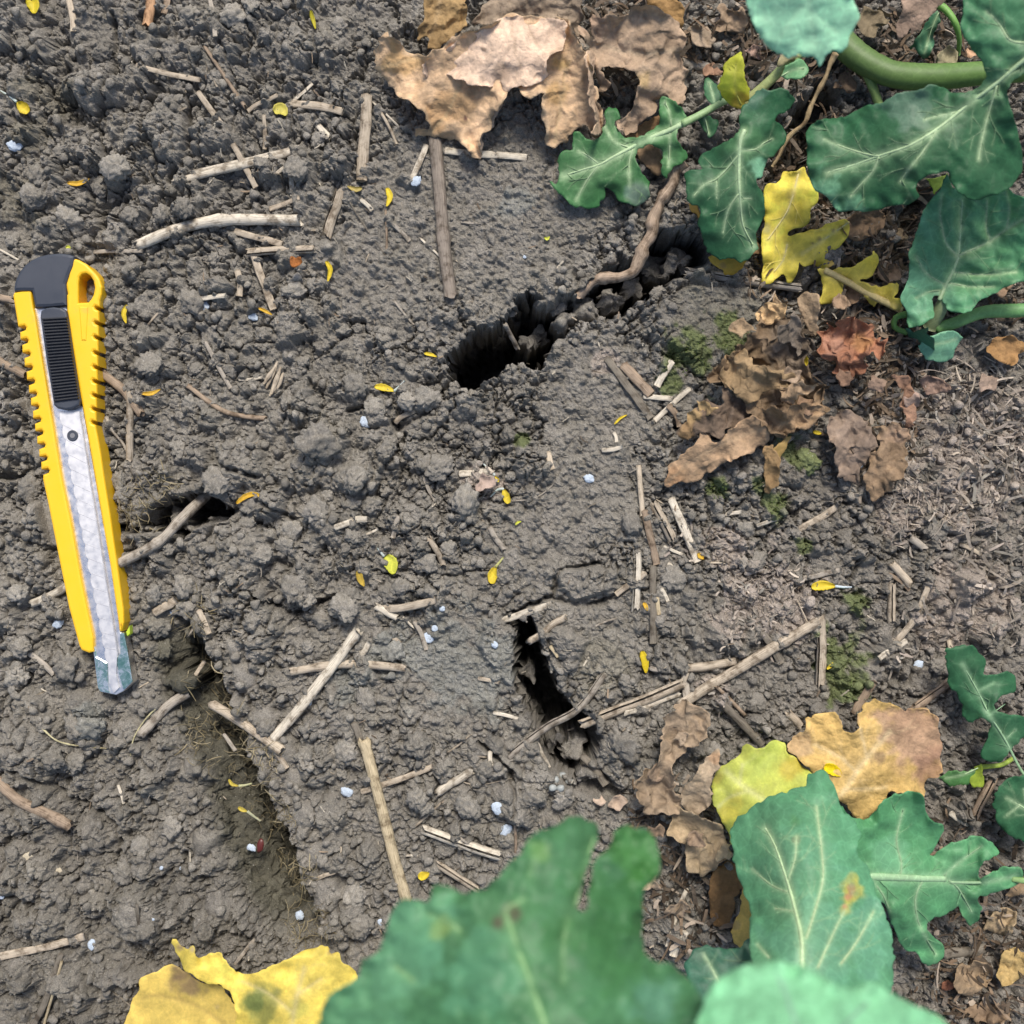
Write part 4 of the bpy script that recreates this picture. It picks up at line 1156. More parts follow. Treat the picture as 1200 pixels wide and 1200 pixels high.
stem_tube('petiole', [(1108, 350, 44), (1100, 366, 36), (1090, 384, 22)], 14, 18, (0.26, 0.34, 0.17), parent=pl, tipcol=(0.22, 0.26, 0.14))
leaf('leaf', None, Z5([(350,1030),(400,1000),(440,985),(510,962),(585,985),(552,1060),(540,1110),(430,1130),(375,1100)]), [(1080,410,30),(1110,400,34),(1095,420,24)], LT, [(Z5([(440,1030),(500,1020),(560,1000)]), 2, 1)], spacing=2.2, seed=9, parent=pl, quilt=1)
leaf('leaf', None, Z5([(285,955),(340,965),(400,945),(395,975),(440,1000),(438,1065),(410,1075),(370,1040),(345,1005),(300,995)]), [(1070,390,44),(1092,405,40),(1080,395,48)], (0.06,0.19,0.12), [], spacing=2, seed=10, parent=pl, ripple=3)
stem_tube('sprout', [(1062, 368, 30), (1050, 372, 34), (1048, 383, 24), (1062, 390, 16)], 8, 6, (0.12, 0.25, 0.06), parent=pl)
leaf('leaf_scrap', 'small yellow green leaf scrap under the notch of the big dark leaf', Z5([(385,125),(430,135),(505,108),(490,150),(440,215),(425,170)]), [(1085,212,60),(1108,205,60),(1095,225,54)], (0.36, 0.48, 0.08), [], spacing=2, seed=11, cat='leaf scrap')
# --- middle dark leaf
Q3 = lambda pts: T(800, 40, 4, pts)
leaf('rapeseed_leaf', 'dark green drooping leaf beside the yellow lobed leaf',
     Q3([(268,440),(268,400),(275,360),(300,320),(340,270),(372,250),(402,270),(450,258),(500,280),(530,312),(500,350),(436,405),(470,440),(483,480),(460,530),(420,572),(390,610),(375,660),(345,670),(352,700),(375,760),(383,860),(345,940),(350,1000),(310,1050),(270,1070),(220,1050),(180,1062),(120,1020),(90,960),(75,880),(82,830),(40,790),(15,760),(8,680),(30,645),(90,640),(140,625),(95,635),(78,600),(110,550),(180,510),(245,478)]),
     [(870,110,95),(925,115,98),(868,160,102),(865,220,88),(815,215,76),(890,250,70),(865,300,52),(830,290,50),(912,165,82),(825,185,66)], DK,
     [(Q3([(292,450),(272,500),(265,600),(265,700),(272,800),(285,900),(330,985)]), 5.5, 1.2), (Q3([(258,570),(200,640),(150,685),(100,705),(55,755)]), 2.4, 1), (Q3([(262,750),(215,820),(190,930)]), 2.2, 1), (Q3([(270,545),(340,540),(380,510),(420,490)]), 2.2, 1), (Q3([(160,690),(160,770)]), 1.6, 1), (Q3([(270,770),(320,770)]), 1.8, 1)],
     spacing=2.0, quilt=2.2, ripple=2.5, seed=13, blobs_=[(885,108,16,(0.12,0.22,0.16),0.5),(890,195,14,LT,0.8),(893,205,10,LT,0.8),(872,170,20,(0.05,0.17,0.06),0.6)])
# --- lobed leaf with petiole
Q4 = lambda pts: T(640, 60, 5.4545, pts)
l4 = leaf('rapeseed_leaf', 'deeply lobed green leaf lying at the edge of the tan dry leaf',
     Q4([(28,835),(62,850),(78,770),(68,690),(110,640),(160,620),(170,530),(215,515),(262,562),(340,545),(350,500),(372,460),(365,385),(430,360),(472,410),(430,450),(425,485),(455,500),(490,548),(560,550),(640,535),(700,490),(722,440),(713,350),(742,288),(800,310),(850,360),(892,410),(888,470),(835,515),(838,575),(880,610),(906,670),(880,712),(800,755),(770,812),(740,770),(735,710),(746,660),(722,618),(660,600),(590,630),(578,690),(600,750),(650,810),(667,860),(652,940),(570,985),(500,970),(440,930),(405,885),(378,875),(372,940),(320,1000),(220,1000),(170,1000),(120,930),(72,890)]),
     [(650,215,26),(665,170,30),(690,240,18),(720,180,38),(760,235,24),(720,135,36),(785,120,52),(800,190,36),(800,145,50),(740,220,30)], (0.048,0.165,0.055),
     [(Q4([(890,455),(800,500),(640,565),(540,618),(440,670),(340,725),(240,755),(110,795)]), 7, 1.2), (Q4([(540,618),(450,585),(410,540),(370,475)]), 2.4, 1), (Q4([(555,625),(530,720),(535,860)]), 2.4, 1), (Q4([(330,735),(270,810),(230,880),(190,950)]), 2.2, 1), (Q4([(335,720),(270,670),(205,635)]), 2, 1), (Q4([(800,480),(790,400),(760,320)]), 2, 1), (Q4([(790,510),(790,620),(780,740)]), 2, 1)],
     spacing=2.2, quilt=2.2, ripple=2.5, seed=15, blobs_=[(745,228,18,(0.16,0.20,0.18),0.65),(735,225,10,(0.14,0.22,0.2),0.5)])
stem_tube('petiole', [(800, 145, 52), (825, 132, 50), (842, 122, 46), (856, 116, 40)], 9, 8, (0.28, 0.42, 0.2), parent=l4)
leaf('leaflet', None, Q4([(975,440),(1030,400),(1075,425),(1112,450),(1080,510),(1045,556),(1012,495)]), [(825,138,46),(840,145,42),(832,158,38)], DK, [(Q4([(1010,420),(1025,460),(1040,530)]),1.6,.8)], spacing=2.2, seed=16, parent=l4)
leaf('leaflet', None, Q4([(1008,262),(1022,180),(1065,195),(1100,215),(1108,320),(1040,332)]), [(828,105,44),(840,110,44),(832,94,40)], DK, [(Q4([(1075,325),(1060,260),(1040,200)]),1.6,.8)], spacing=2.2, seed=17, parent=l4)
# --- shoot with a yellowing leaflet
sh = stem_tube('rapeseed_shoot', [(872, 122, 52), (890, 106, 58), (905, 92, 64), (920, 77, 70), (938, 62, 74), (955, 40, 70)], 13, 9, (0.34, 0.36, 0.15), 'yellow green shoot with a yellowed leaflet above the dark drooping leaf', 'shoot', tipcol=(0.30, 0.45, 0.18))
leaf('leaflet', None, Q3([(168,260),(180,190),(212,120),(262,92),(278,90),(290,180),(317,260),(303,310),(272,350),(220,330)]), [(850,95,80),(868,70,92),(870,120,72),(845,110,66)], (0.54, 0.56, 0.06), [(Q3([(275,330),(245,250),(250,140)]),2,1)], spacing=2.2, seed=18, parent=sh, mat=M_YELLOW, quilt=3, ripple=3, blobs_=[(868,120,11,(0.55,0.36,0.06),0.7),(852,92,12,(0.3,0.42,0.05),0.5)], vein_col=(0.5,0.5,0.1), part_label='yellowing crinkled leaflet')
leaf('leaflet', None, Q3([(455,200),(475,160),(490,135),(540,124),(578,145),(588,180),(555,210),(490,216)]), [(920,85,78),(945,85,78),(930,75,80)], (0.15,0.34,0.16), [(Q3([(465,195),(520,165),(570,160)]),1.8,1)], spacing=2.2, seed=19, parent=sh)
leaf('leaflet', None, Q3([(470,85),(530,90),(550,105),(500,135),(470,150),(440,150)]), [(920,66,84),(935,66,84),(920,75,80)], (0.40,0.36,0.2), [], spacing=2.2, seed=20, parent=sh, mat=M_YELLOW)
# --- little plant near the top right corner
sp = stem_tube('small_seedling', [(1100, 5, 46), (1110, 13, 50), (1119, 26, 52), (1124, 44, 40), (1123, 64, 18)], 9, 5, (0.16, 0.33, 0.08), 'small seedling with a bent stalk left of the big dark leaf', 'seedling')
leaf('leaflet', None, T(1000, 0, 6, [(400,350),(430,290),(500,200),(520,140),(560,100),(590,75),(625,110),(610,150),(585,160),(575,205),(560,230),(562,300),(540,350),(505,420),(460,390),(430,330)]), [(1075,55,22),(1090,25,40),(1103,15,46),(1085,65,18)], (0.05,0.17,0.09), [(T(1000,0,6,[(600,90),(560,180),(530,270),(500,380)]),1.6,.8)], spacing=2, seed=21, parent=sp, ripple=4)
leaf('dry_leaf', 'greyish brown dry leaf hanging in at the top right', T(1000, 0, 6, [(345,-40),(330,80),(298,190),(310,215),(330,265),(380,240),(400,200),(412,250),(440,230),(470,240),(495,150),(545,110),(590,60),(645,0),(640,-60)]), [(1055,10,70),(1050,40,58),(1080,35,64),(1100,0,74)], (0.33,0.24,0.18), [], spacing=2.4, mat=M_DRY, seed=22, crumple=3.0, cscale=18, tooth=2.0, cat='dry leaf', group='dry brown leaves')
# --- yellow lobed fallen leaf
yl = leaf('yellow_leaf', 'bright yellow lobed leaf fallen under the dark green leaves',
     Q3([(380,740),(400,700),(448,690),(475,645),(522,640),(570,620),(587,670),(625,702),(636,770),(600,822),(588,890),(512,918),(500,945),(600,922),(680,890),(740,866),(775,872),(782,930),(740,992),(690,1030),(712,1080),(680,1103),(650,1100),(620,1082),(556,1085),(545,1012),(552,1050),(530,1130),(490,1172),(472,1130),(402,1170),(370,1160),(376,1080),(368,960),(385,880)]),
     [(895,215,42),(950,205,38),(925,250,34),(898,290,30),(895,330,18),(925,325,20),(990,260,42),(975,310,30),(935,290,26),(955,235,32)], (0.82, 0.70, 0.11),
     [(Q3([(545,640),(520,740),(490,830),(430,920),(400,960)]), 3, 1.2), (Q3([(780,880),(680,950),(560,1030)]), 2.2, 1), (Q3([(490,985),(470,1060),(430,1110)]), 2, 1)], spacing=2.3, quilt=3, ripple=4, mat=M_YELLOW, seed=24, tooth=1.0,
     blobs_=[(960,280,4,(0.25,0.18,0.06),0.8),(977,270,3.5,(0.25,0.17,0.06),0.8),(952,285,2.5,(0.2,0.14,0.06),0.8),(992,262,3,(0.3,0.2,0.08),0.7),(975,312,10,(0.60,0.36,0.16),0.6),(926,228,5,(0.4,0.3,0.08),0.5),(898,268,6,(0.5,0.48,0.25),0.6)], vein_col=(0.86, 0.76, 0.34))
leaf('lobe', None, G8([(480,950),(540,945),(600,937),(650,905),(672,882),(688,900),(685,930),(665,970),(625,990),(680,1008),(725,998),(752,995),(755,1030),(742,1045),(770,1048),(775,1090),(745,1095),(690,1060),(670,1080),(640,1040),(590,1002),(572,987),(565,1030),(520,1070),(475,1066),(492,1010)]),
     [(965,315,34),(1020,300,44),(990,330,28),(970,350,20),(1050,340,30),(1020,325,32),(1055,360,26)], (0.82, 0.70, 0.12), [(G8([(500,950),(570,985),(650,1030),(770,1090)]), 8, 9)], spacing=2.3, quilt=2, ripple=4, mat=M_YELLOW, seed=25, parent=yl, vein_col=(0.58, 0.48, 0.22))
leaf('yellow_leaf', 'yellow leaf tip peeping out below the dark drooping leaf', Q3([(120,1050),(190,1040),(260,1040),(302,1058),(270,1100),(212,1126),(170,1102)]), [(835,305,30),(870,308,30),(850,320,24)], (0.55, 0.38, 0.06), [], spacing=2.2, mat=M_YELLOW, seed=26, blobs_=[(848,312,5,(0.36,0.24,0.10),0.6)])
leaf('yellow_leaf', 'tiny yellow edge at the left side of the dark drooping leaf', Q3([(22,795),(45,795),(66,805),(85,860),(50,842)]), [(808,240,40),(820,255,40),(812,248,38)], (0.58, 0.38, 0.1), [], spacing=2, mat=M_YELLOW, seed=27)

# --- lower right: L8, L9, dark leaf and the two blurred leaves near the lens
B = lambda pts: T(740, 800, 2.609, pts)
pe = leaf('rapeseed_leaf', 'broad blue green leaf with a brown lesion at the lower right',
     B([(308,440),(360,390),(430,345),(480,328),(530,312),(545,280),(578,268),(607,282),(620,312),(640,370),(652,395),(690,430),(700,470),(690,515),(720,560),(750,640),(790,740),(802,800),(800,860),(800,930),(740,1010),(600,1050),(470,1010),(400,900),(358,830),(365,720),(345,640),(320,580),(308,510)]),
     [(865,970,110),(900,930,120),(960,910,120),(1000,960,150),(930,1000,190),(875,1050,150),(1020,1050,190),(1045,1120,220),(940,1100,250),(900,1150,260),(1000,1180,270)], (0.10,0.285,0.15),
     [(B([(525,930),(522,860),(520,780),(500,690),(475,600),(440,500),(410,445)]), 6.5, 1.6), (B([(535,780),(560,700),(585,600),(580,500),(565,380)]), 3, 1.2), (B([(480,600),(500,540),(505,470)]), 2.4, 1), (B([(478,640),(430,620),(370,570)]), 2.4, 1), (B([(570,870),(620,760),(650,700)]), 2.6, 1), (B([(640,860),(690,790),(740,700)]), 2.6, 1), (B([(500,700),(440,690)]), 2, 1), (B([(420,840),(385,800)]),2.4,1)],
     spacing=2.3, quilt=3.0, ripple=2.5, seed=30, blobs_=[(998,1045,13,(0.45,0.40,0.07),0.75),(993,1056,11,(0.45,0.40,0.07),0.75),(990,1066,9,(0.45,0.38,0.08),0.7),(1000,1030,6,(0.42,0.40,0.08),0.7),(993,1052,6.5,(0.42,0.22,0.12),0.9),(990,1062,5,(0.42,0.22,0.12),0.9),(997,1042,5,(0.4,0.2,0.1),0.8),(930,960,11,(0.09,0.24,0.10),0.7),(932,985,6,(0.2,0.16,0.08),0.6),(930,1000,40,(0.08,0.22,0.15),0.3),(960,1100,60,(0.12,0.30,0.2),0.5),(1020,1100,40,(0.12,0.30,0.2),0.4)])
stem_tube('petiole', [(942,1165,262),(960,1330,230),(900,1640,10)], 9, 13, (0.22, 0.36, 0.14), parent=pe)
pe = leaf('rapeseed_leaf', 'wavy lobed green leaf with a thick midrib pointing right',
     B([(640,375),(660,405),(715,420),(740,400),(770,360),(830,335),(888,345),(905,400),(920,425),(955,440),(943,482),(910,530),(980,490),(1050,470),(1092,480),(1122,520),(1080,550),(1060,572),(1068,600),(1120,572),(1180,560),(1200,600),(1150,630),(1070,655),(1068,700),(1040,745),(1010,705),(998,680),(980,700),(930,720),(902,745),(930,780),(957,810),(940,860),(905,866),(870,830),(820,800),(800,750),(780,690),(720,640),(660,540),(640,470)]),
     [(1000,960,105),(1040,940,95),(1080,930,100),(1080,970,80),(1100,1000,78),(1160,990,84),(1195,1030,70),(1130,1030,76),(1090,1120,50),(1050,1070,90),(1020,1030,100),(1080,1030,84),(1140,1080,55),(1060,1110,62)], (0.09,0.285,0.125),
     [(B([(705,590),(735,592),(800,595),(880,598),(960,600)]), 10, 7), (B([(822,590),(825,550),(810,480),(830,390)]), 2.8, 1.2), (B([(890,605),(868,660),(880,740),(930,830)]), 3, 1.2), (B([(955,590),(1000,550),(1070,500)]), 2.8, 1), (B([(970,605),(1000,630),(1040,700)]), 2.6, 1), (B([(975,610),(1080,610),(1180,590)]), 4, 3), (B([(740,610),(770,650),(790,700)]),2.4,1)],
     spacing=2.2, quilt=2.6, ripple=5.0, seed=32, vein_col=(0.33,0.52,0.30), blobs_=[(1085,960,26,(0.06,0.2,0.1),0.4),(1150,1070,30,DK,0.4),(1060,1060,22,DK,0.35),(1040,1000,25,LT,0.35)])
stem_tube('petiole', [(1186,1030,72),(1290,1045,60),(1420,1060,8)], 7, 9, (0.22, 0.36, 0.14), parent=pe)
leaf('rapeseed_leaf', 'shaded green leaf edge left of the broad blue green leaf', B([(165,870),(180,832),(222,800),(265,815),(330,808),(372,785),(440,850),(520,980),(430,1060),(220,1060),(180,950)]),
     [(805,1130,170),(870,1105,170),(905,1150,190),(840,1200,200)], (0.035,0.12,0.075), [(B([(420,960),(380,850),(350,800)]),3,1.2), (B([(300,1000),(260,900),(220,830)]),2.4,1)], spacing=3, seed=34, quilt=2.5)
D7 = lambda pts: T(360, 900, 2.4, pts)
pe = leaf('rapeseed_leaf', 'big out of focus green leaf with ragged lobes at the bottom edge',
     D7([(-20,800),(30,720),(60,640),(110,610),(150,580),(148,545),(190,520),(215,482),(230,430),(262,375),(310,377),(343,372),(350,332),(380,328),(430,345),(500,340),(552,290),(610,232),(625,195),(680,170),(740,140),(800,148),(818,190),(800,240),(782,290),(768,340),(760,385),(775,400),(785,390),(792,330),(812,260),(850,222),(880,165),(920,170),(962,176),(987,230),(985,300),(950,340),(940,420),(945,510),(972,540),(1030,560),(1085,605),(1115,660),(1120,760),(1080,900),(500,960),(60,900)]),
     [(380,1190,560),(470,1080,575),(530,1050,580),(600,1100,612),(660,970,560),(740,985,535),(750,1090,570),(700,1200,630),(820,1160,580),(500,1220,610),(600,1250,640)], (0.062,0.182,0.08),
     [(D7([(690,800),(660,700),(630,610),(600,530),(570,440)]), 9, 4), (D7([(430,460),(390,430),(340,410)]), 6, 3), (D7([(570,440),(560,400),(610,370)]), 6, 3), (D7([(720,600),(720,500),(735,420)]), 4, 3), (D7([(300,600),(250,560)]), 5, 3), (D7([(755,385),(780,290),(805,200)]), 4, 3), (D7([(640,250),(625,300)]), 5, 3)],
     spacing=4.5, quilt=5, ripple=5, seed=36, tooth=1.8, thick=2, step=5.0, vein_geo=True, vein_col=(0.22,0.40,0.18), side=False, vstr=0.35,
     blobs_=[(470,1110,60,(0.13,0.33,0.19),0.6),(560,1130,50,(0.10,0.28,0.16),0.5),(430,1170,50,(0.13,0.32,0.17),0.5),(720,1080,70,(0.03,0.12,0.03),0.6),(740,1000,40,(0.05,0.17,0.03),0.5),(598,1073,12,(0.07,0.055,0.04),1.0),(584,1080,10,(0.07,0.055,0.04),1.0),(520,1090,12,(0.3,0.38,0.09),0.4),(635,1000,14,(0.2,0.36,0.1),0.4),(770,1180,30,(0.10,0.24,0.18),0.5)])
stem_tube('petiole', [(648,1225,622),(665,1420,540),(720,1800,10)], 14, 20, (0.22, 0.36, 0.14), parent=pe)
pe = leaf('rapeseed_leaf', 'pale out of focus leaf closest to the lens at the lower right',
     B([(200,1060),(222,970),(250,925),(300,880),(370,855),(440,848),(500,862),(565,885),(640,932),(700,925),(745,920),(800,950),(832,972),(870,990),(905,1000),(960,1042),(1000,1100),(900,1250),(400,1300),(230,1200)]),
     [(830,1180,640),(890,1135,630),(960,1150,640),(1030,1170,630),(1100,1200,610),(950,1230,690)], (0.22,0.53,0.30), [(B([(560,1230),(520,1100),(470,950),(440,890)]),9,5), (B([(540,1180),(640,1060),(720,980)]),7,4)], spacing=4.5, quilt=4, ripple=4, seed=38, step=5.0, thick=2, vein_col=(0.25,0.48,0.33), side=False, vstr=0.25)
stem_tube('petiole', [(962,1300,690),(960,1500,560),(900,1900,10)], 14, 20, (0.22, 0.36, 0.14), parent=pe)
# --- seedlings at the right edge
l6 = leaf('seedling_leaf', 'lobed dark green seedling leaf entering at the right edge',
     [(1107,763),(1117,758),(1133,757),(1150,766),(1154,783),(1153,790),(1168,790),(1183,786),(1191,796),(1188,809),(1172,817),(1166,829),(1178,838),(1190,838),(1203,846),(1203,860),(1185,880),(1170,893),(1153,890),(1149,880),(1158,862),(1161,847),(1148,840),(1140,846),(1127,840),(1124,815),(1112,800)],
     [(1110,770,60),(1150,770,62),(1185,795,52),(1130,835,44),(1165,830,60),(1160,885,44),(1200,850,52)], DK, [([(1225,940),(1198,905),(1178,867),(1160,838),(1146,810),(1128,778)],4,1.2), ([(1160,838),(1178,825)],1.6,1), ([(1178,867),(1190,855)],1.6,1), ([(1146,810),(1165,800)],1.6,.8)], spacing=2.2, seed=40, quilt=2.2, vein_col=(0.3,0.48,0.28))
leaf('seedling_leaf', 'rounded dark green leaf cut off by the right edge below the seedling', [(1163,940),(1168,924),(1176,916),(1192,911),(1222,914),(1240,955),(1212,988),(1188,982),(1170,965)], [(1170,940,50),(1200,915,58),(1200,980,44),(1235,950,56)], DK, [([(1235,975),(1205,950),(1180,935)],2.6,1), ([(1205,950),(1200,925)],1.5,.8), ([(1195,944),(1180,955)],1.5,.8)], spacing=2.2, seed=41)
bs = stem_tube('baby_seedling', [(1148, 899, 24), (1160, 898, 27), (1175, 896, 26), (1188, 888, 20)], 6, 5, (0.26, 0.36, 0.06), 'tiny yellow green seedling between the tan leaf and the right edge', 'seedling')
leaf('leaflet', None, [(1101,912),(1110,905),(1122,903),(1136,902),(1148,898),(1140,912),(1132,919),(1115,921)], [(1105,912,22),(1140,905,26),(1125,918,20)], (0.07,0.2,0.06), [([(1146,900),(1128,908),(1108,912)],1.5,.8)], spacing=2, seed=42, parent=bs)
leaf('leaflet', None, [(1142,899),(1150,893),(1152,905),(1152,918),(1145,922),(1137,918),(1138,908)], [(1145,900,28),(1148,918,22),(1140,916,22)], (0.30,0.40,0.05), [], spacing=2, seed=43, parent=bs)

# ------------------------------------------------------------------ dead leaves
TANC, PINKT, ORT, BRN = (0.58, 0.40, 0.22), (0.74, 0.56, 0.42), (0.68, 0.48, 0.30), (0.27, 0.185, 0.115)
A = lambda pts: T(430, 0, 3, pts)
d1 = leaf('dry_leaf', 'big pale tan crumpled dry leaf at the top middle',
     A([(20,215),(25,180),(45,165),(40,130),(65,110),(90,130),(130,172),(165,190),(225,182),(280,155),(330,115),(375,105),(430,85),(510,50),(600,60),(690,65),(720,80),(740,130),(770,190),(798,230),(800,290),(815,350),(830,400),(825,470),(795,472),(770,440),(730,460),(690,510),(655,515),(630,500),(625,440),(612,400),(615,330),(580,340),(555,335),(525,305),(495,325),(450,400),(430,440),(405,490),(400,560),(375,545),(330,500),(290,490),(230,475),(180,482),(175,460),(215,450),(220,430),(180,380),(150,350),(110,345),(85,310),(55,270),(30,245)]),
     [(440,65,18),(465,60,34),(490,60,40),(540,40,48),(600,25,50),(655,30,46),(690,70,42),(650,90,40),(650,160,16),(700,150,18),(560,95,36),(530,130,24),(555,180,10),(490,155,10),(470,110,14),(500,110,26),(590,90,44)], ORT,
     [(A([(190,200),(120,220),(40,235)]),2,1), (A([(330,300),(280,400),(230,460)]),2,1), (A([(700,240),(680,380),(660,500)]),2,1)], spacing=2.3, mat=M_DRY, seed=50, crumple=5.0, cscale=26, tooth=2.0, curl=15, quilt=2, vein_col=(0.5,0.38,0.22), vein_geo=False, cat='dry leaf', group='dry brown leaves', edge_col=(0.50,0.37,0.24), edge_w=5,
     blobs_=[(470,65,22,(0.48,0.30,0.12),0.7),(520,130,34,(0.46,0.28,0.13),0.7),(690,110,24,(0.36,0.26,0.17),0.8),(655,75,14,(0.62,0.42,0.14),0.7),(650,110,20,(0.58,0.36,0.13),0.6),(545,138,3,(0.12,0.06,0.05),0.9),(467,92,5,(0.3,0.2,0.12),0.7),(685,140,14,(0.28,0.2,0.14),0.7),(660,160,16,(0.5,0.34,0.2),0.6),(560,108,14,(0.28,0.19,0.11),0.5)])
leaf('folded_flap', None, A([(192,228),(232,200),(300,158),(390,108),(450,80),(510,52),(610,62),(690,68),(702,120),(690,170),(655,195),(640,210),(632,262),(600,290),(562,305),(526,302),(492,318),(472,292),(430,302),(372,302),(330,286),(270,266),(200,270)]),
     [(500,80,46),(560,45,62),(620,25,60),(655,40,56),(640,80,54),(600,98,46),(560,98,50),(520,90,44),(580,65,62),(610,60,64)], PINKT, [(A([(510,60),(515,150),(540,240)]),2,1), (A([(560,70),(600,160)]),1.6,1), (A([(480,200),(470,280)]),1.6,1)], spacing=2.2, mat=M_DRY, seed=51, crumple=4.5, cscale=24, tooth=1.8, curl=9, quilt=2, vein_geo=False, vein_col=(0.42,0.31,0.22), parent=d1, mott=0.07, part_label='pinkish pale folded over flap',
     blobs_=[(590,85,12,(0.34,0.24,0.17),0.6),(566,57,2.5,(0.2,0.14,0.1),0.8),(660,60,14,(0.42,0.30,0.2),0.6)])
leaf('torn_lobe', None, A([(490,318),(480,350),(462,400),(445,450),(425,460),(408,495),(400,560),(378,545),(380,510),(345,465),(400,450),(412,420),(418,370),(450,335)]), [(585,110,40),(575,150,26),(560,160,22),(565,185,16)], (0.55,0.43,0.32), [], spacing=2.2, mat=M_DRY, seed=52, crumple=2, parent=d1, curl=5)
leaf('dry_leaf', 'brown curled dry leaf right of the pale tan one',
     A([(735,90),(765,105),(800,135),(785,90),(790,55),(830,48),(862,50),(880,72),(905,60),(930,30),(1000,28),(1062,60),(1110,110),(1132,150),(1102,200),(1122,250),(1117,320),(1100,372),(1060,340),(1022,350),(1010,392),(960,440),(905,482),(872,432),(920,392),(945,330),(947,272),(912,240),(870,226),(832,240),(852,290),(818,312),(800,260),(785,200),(760,150)]),
     [(690,50,40),(720,30,52),(770,20,50),(800,50,40),(790,110,34),(740,80,44),(745,140,24),(760,100,40),(700,95,40)], (0.42, 0.31, 0.215), [(A([(760,140),(850,170),(1000,190),(1120,170)]),3,1.5)], spacing=2.3, mat=M_DRY, seed=53, crumple=7.0, cscale=22, tooth=2.6, curl=16, vein_geo=False, vein_col=(0.45,0.36,0.25), cat='dry leaf', group='dry brown leaves',
     blobs_=[(755,95,12,(0.5,0.36,0.16),0.6),(700,30,14,(0.30,0.2,0.14),0.6),(795,105,14,(0.45,0.33,0.23),0.6),(770,50,24,(0.24,0.17,0.11),0.5)])
leaf('curled_strip', None, A([(765,190),(785,180),(800,230),(795,300),(815,350),(828,400),(825,470),(790,475),(785,460),(805,440),(800,400),(778,340),(785,280)]), [(692,70,58),(697,110,50),(705,155,36)], (0.50,0.37,0.26), [], spacing=2, mat=M_DRY, seed=54, crumple=3, cscale=12, parent=d1, curl=6)
leaf('dry_leaf', 'ochre brown dry leaf standing at the top edge above the tan one', A([(180,140),(178,110),(195,60),(200,-20),(330,-40),(352,60),(350,100),(320,120),(285,150),(240,165),(215,172),(205,130)]), [(495,40,30),(545,10,40),(520,45,36),(500,-5,44)], (0.36,0.24,0.11), [(A([(260,-20),(250,60),(220,130)]),2,1)], spacing=2.3, mat=M_DRY, seed=55, crumple=6, cscale=16, tooth=2, curl=5, vein_geo=False, vein_col=(0.46,0.33,0.18), cat='dry leaf', group='dry brown leaves')
leaf('dry_leaf', 'grey brown crinkled leaf behind the tan leaf at the top edge', A([(375,90),(385,60),(420,10),(480,-30),(590,-30),(640,-20),(740,-20),(752,60),(742,120),(715,95),(690,70),(600,64),(510,56),(440,85)]), [(565,20,40),(620,5,46),(670,10,44),(675,35,36)], (0.30,0.235,0.17), [], spacing=2.3, mat=M_DRY, seed=56, crumple=5, cscale=15, tooth=2, curl=6, cat='dry leaf', group='dry brown leaves')
leaf('dry_leaf', 'small orange brown leaf at the top edge right of the brown curled leaf', A([(985,-20),(1060,-20),(1112,20),(1112,85),(1085,108),(1050,90),(1000,60)]), [(765,0,30),(800,20,32),(790,35,26)], (0.36,0.22,0.09), [], spacing=2.2, mat=M_DRY, seed=57, crumple=4, cscale=14, tooth=2, curl=5, cat='dry leaf', group='dry brown leaves')
leaf('dry_leaf', 'small brown leaf in the gap below the lobed green leaf', Q4([(585,690),(580,640),(640,605),(700,605),(745,660),(740,780),(700,800),(640,740)]), [(750,180,10),(775,180,12),(765,205,8)], (0.25,0.17,0.1), [], spacing=2.2, mat=M_DRY, seed=58, crumple=2, cat='dry leaf', group='dry brown leaves')
leaf('dry_leaf', 'brown leaf edge between the tan leaf and the lobed green leaf', Q4([(500,545),(580,470),(660,440),(715,410),(720,480),(650,535),(560,560)]), [(735,155,16),(770,140,18),(750,160,14)], (0.36,0.22,0.11), [], spacing=2.2, mat=M_DRY, seed=59, crumple=2, cat='dry leaf', group='dry brown leaves')

E = lambda pts: T(760, 330, 3.75, pts)
e1 = leaf('dry_leaf', 'dark crumpled brown leaf on the soil plate beside the red brown one',
     E([(335,345),(370,330),(400,310),(388,272),(440,250),(480,212),(482,150),(492,112),(545,78),(575,90),(597,112),(612,150),(642,140),(682,222),(722,262),(702,330),(690,382),(742,450),(782,462),(762,520),(782,580),(722,632),(642,660),(602,682),(542,650),(480,592),(440,546),(390,502),(340,452),(268,440),(278,382)]),
     [(845,430,22),(870,400,34),(895,360,36),(930,390,44),(940,430,46),(960,470,36),(900,460,40),(870,480,30),(920,505,26),(900,430,48)], (0.20,0.14,0.085), [(E([(640,160),(600,300),(560,450),(540,600)]),2.4,1)], spacing=2.1, mat=M_DRY, seed=60, crumple=13.0, cscale=20, tooth=3.4, curl=18, mott=0.38, vein_geo=False, vein_col=(0.35,0.27,0.19), cat='dry leaf', group='dry brown leaves',
     blobs_=[(905,362,16,(0.46,0.33,0.2),0.7),(930,400,30,(0.15,0.125,0.10),0.7),(920,490,20,(0.33,0.24,0.17),0.6),(880,440,26,(0.24,0.18,0.11),0.4)])
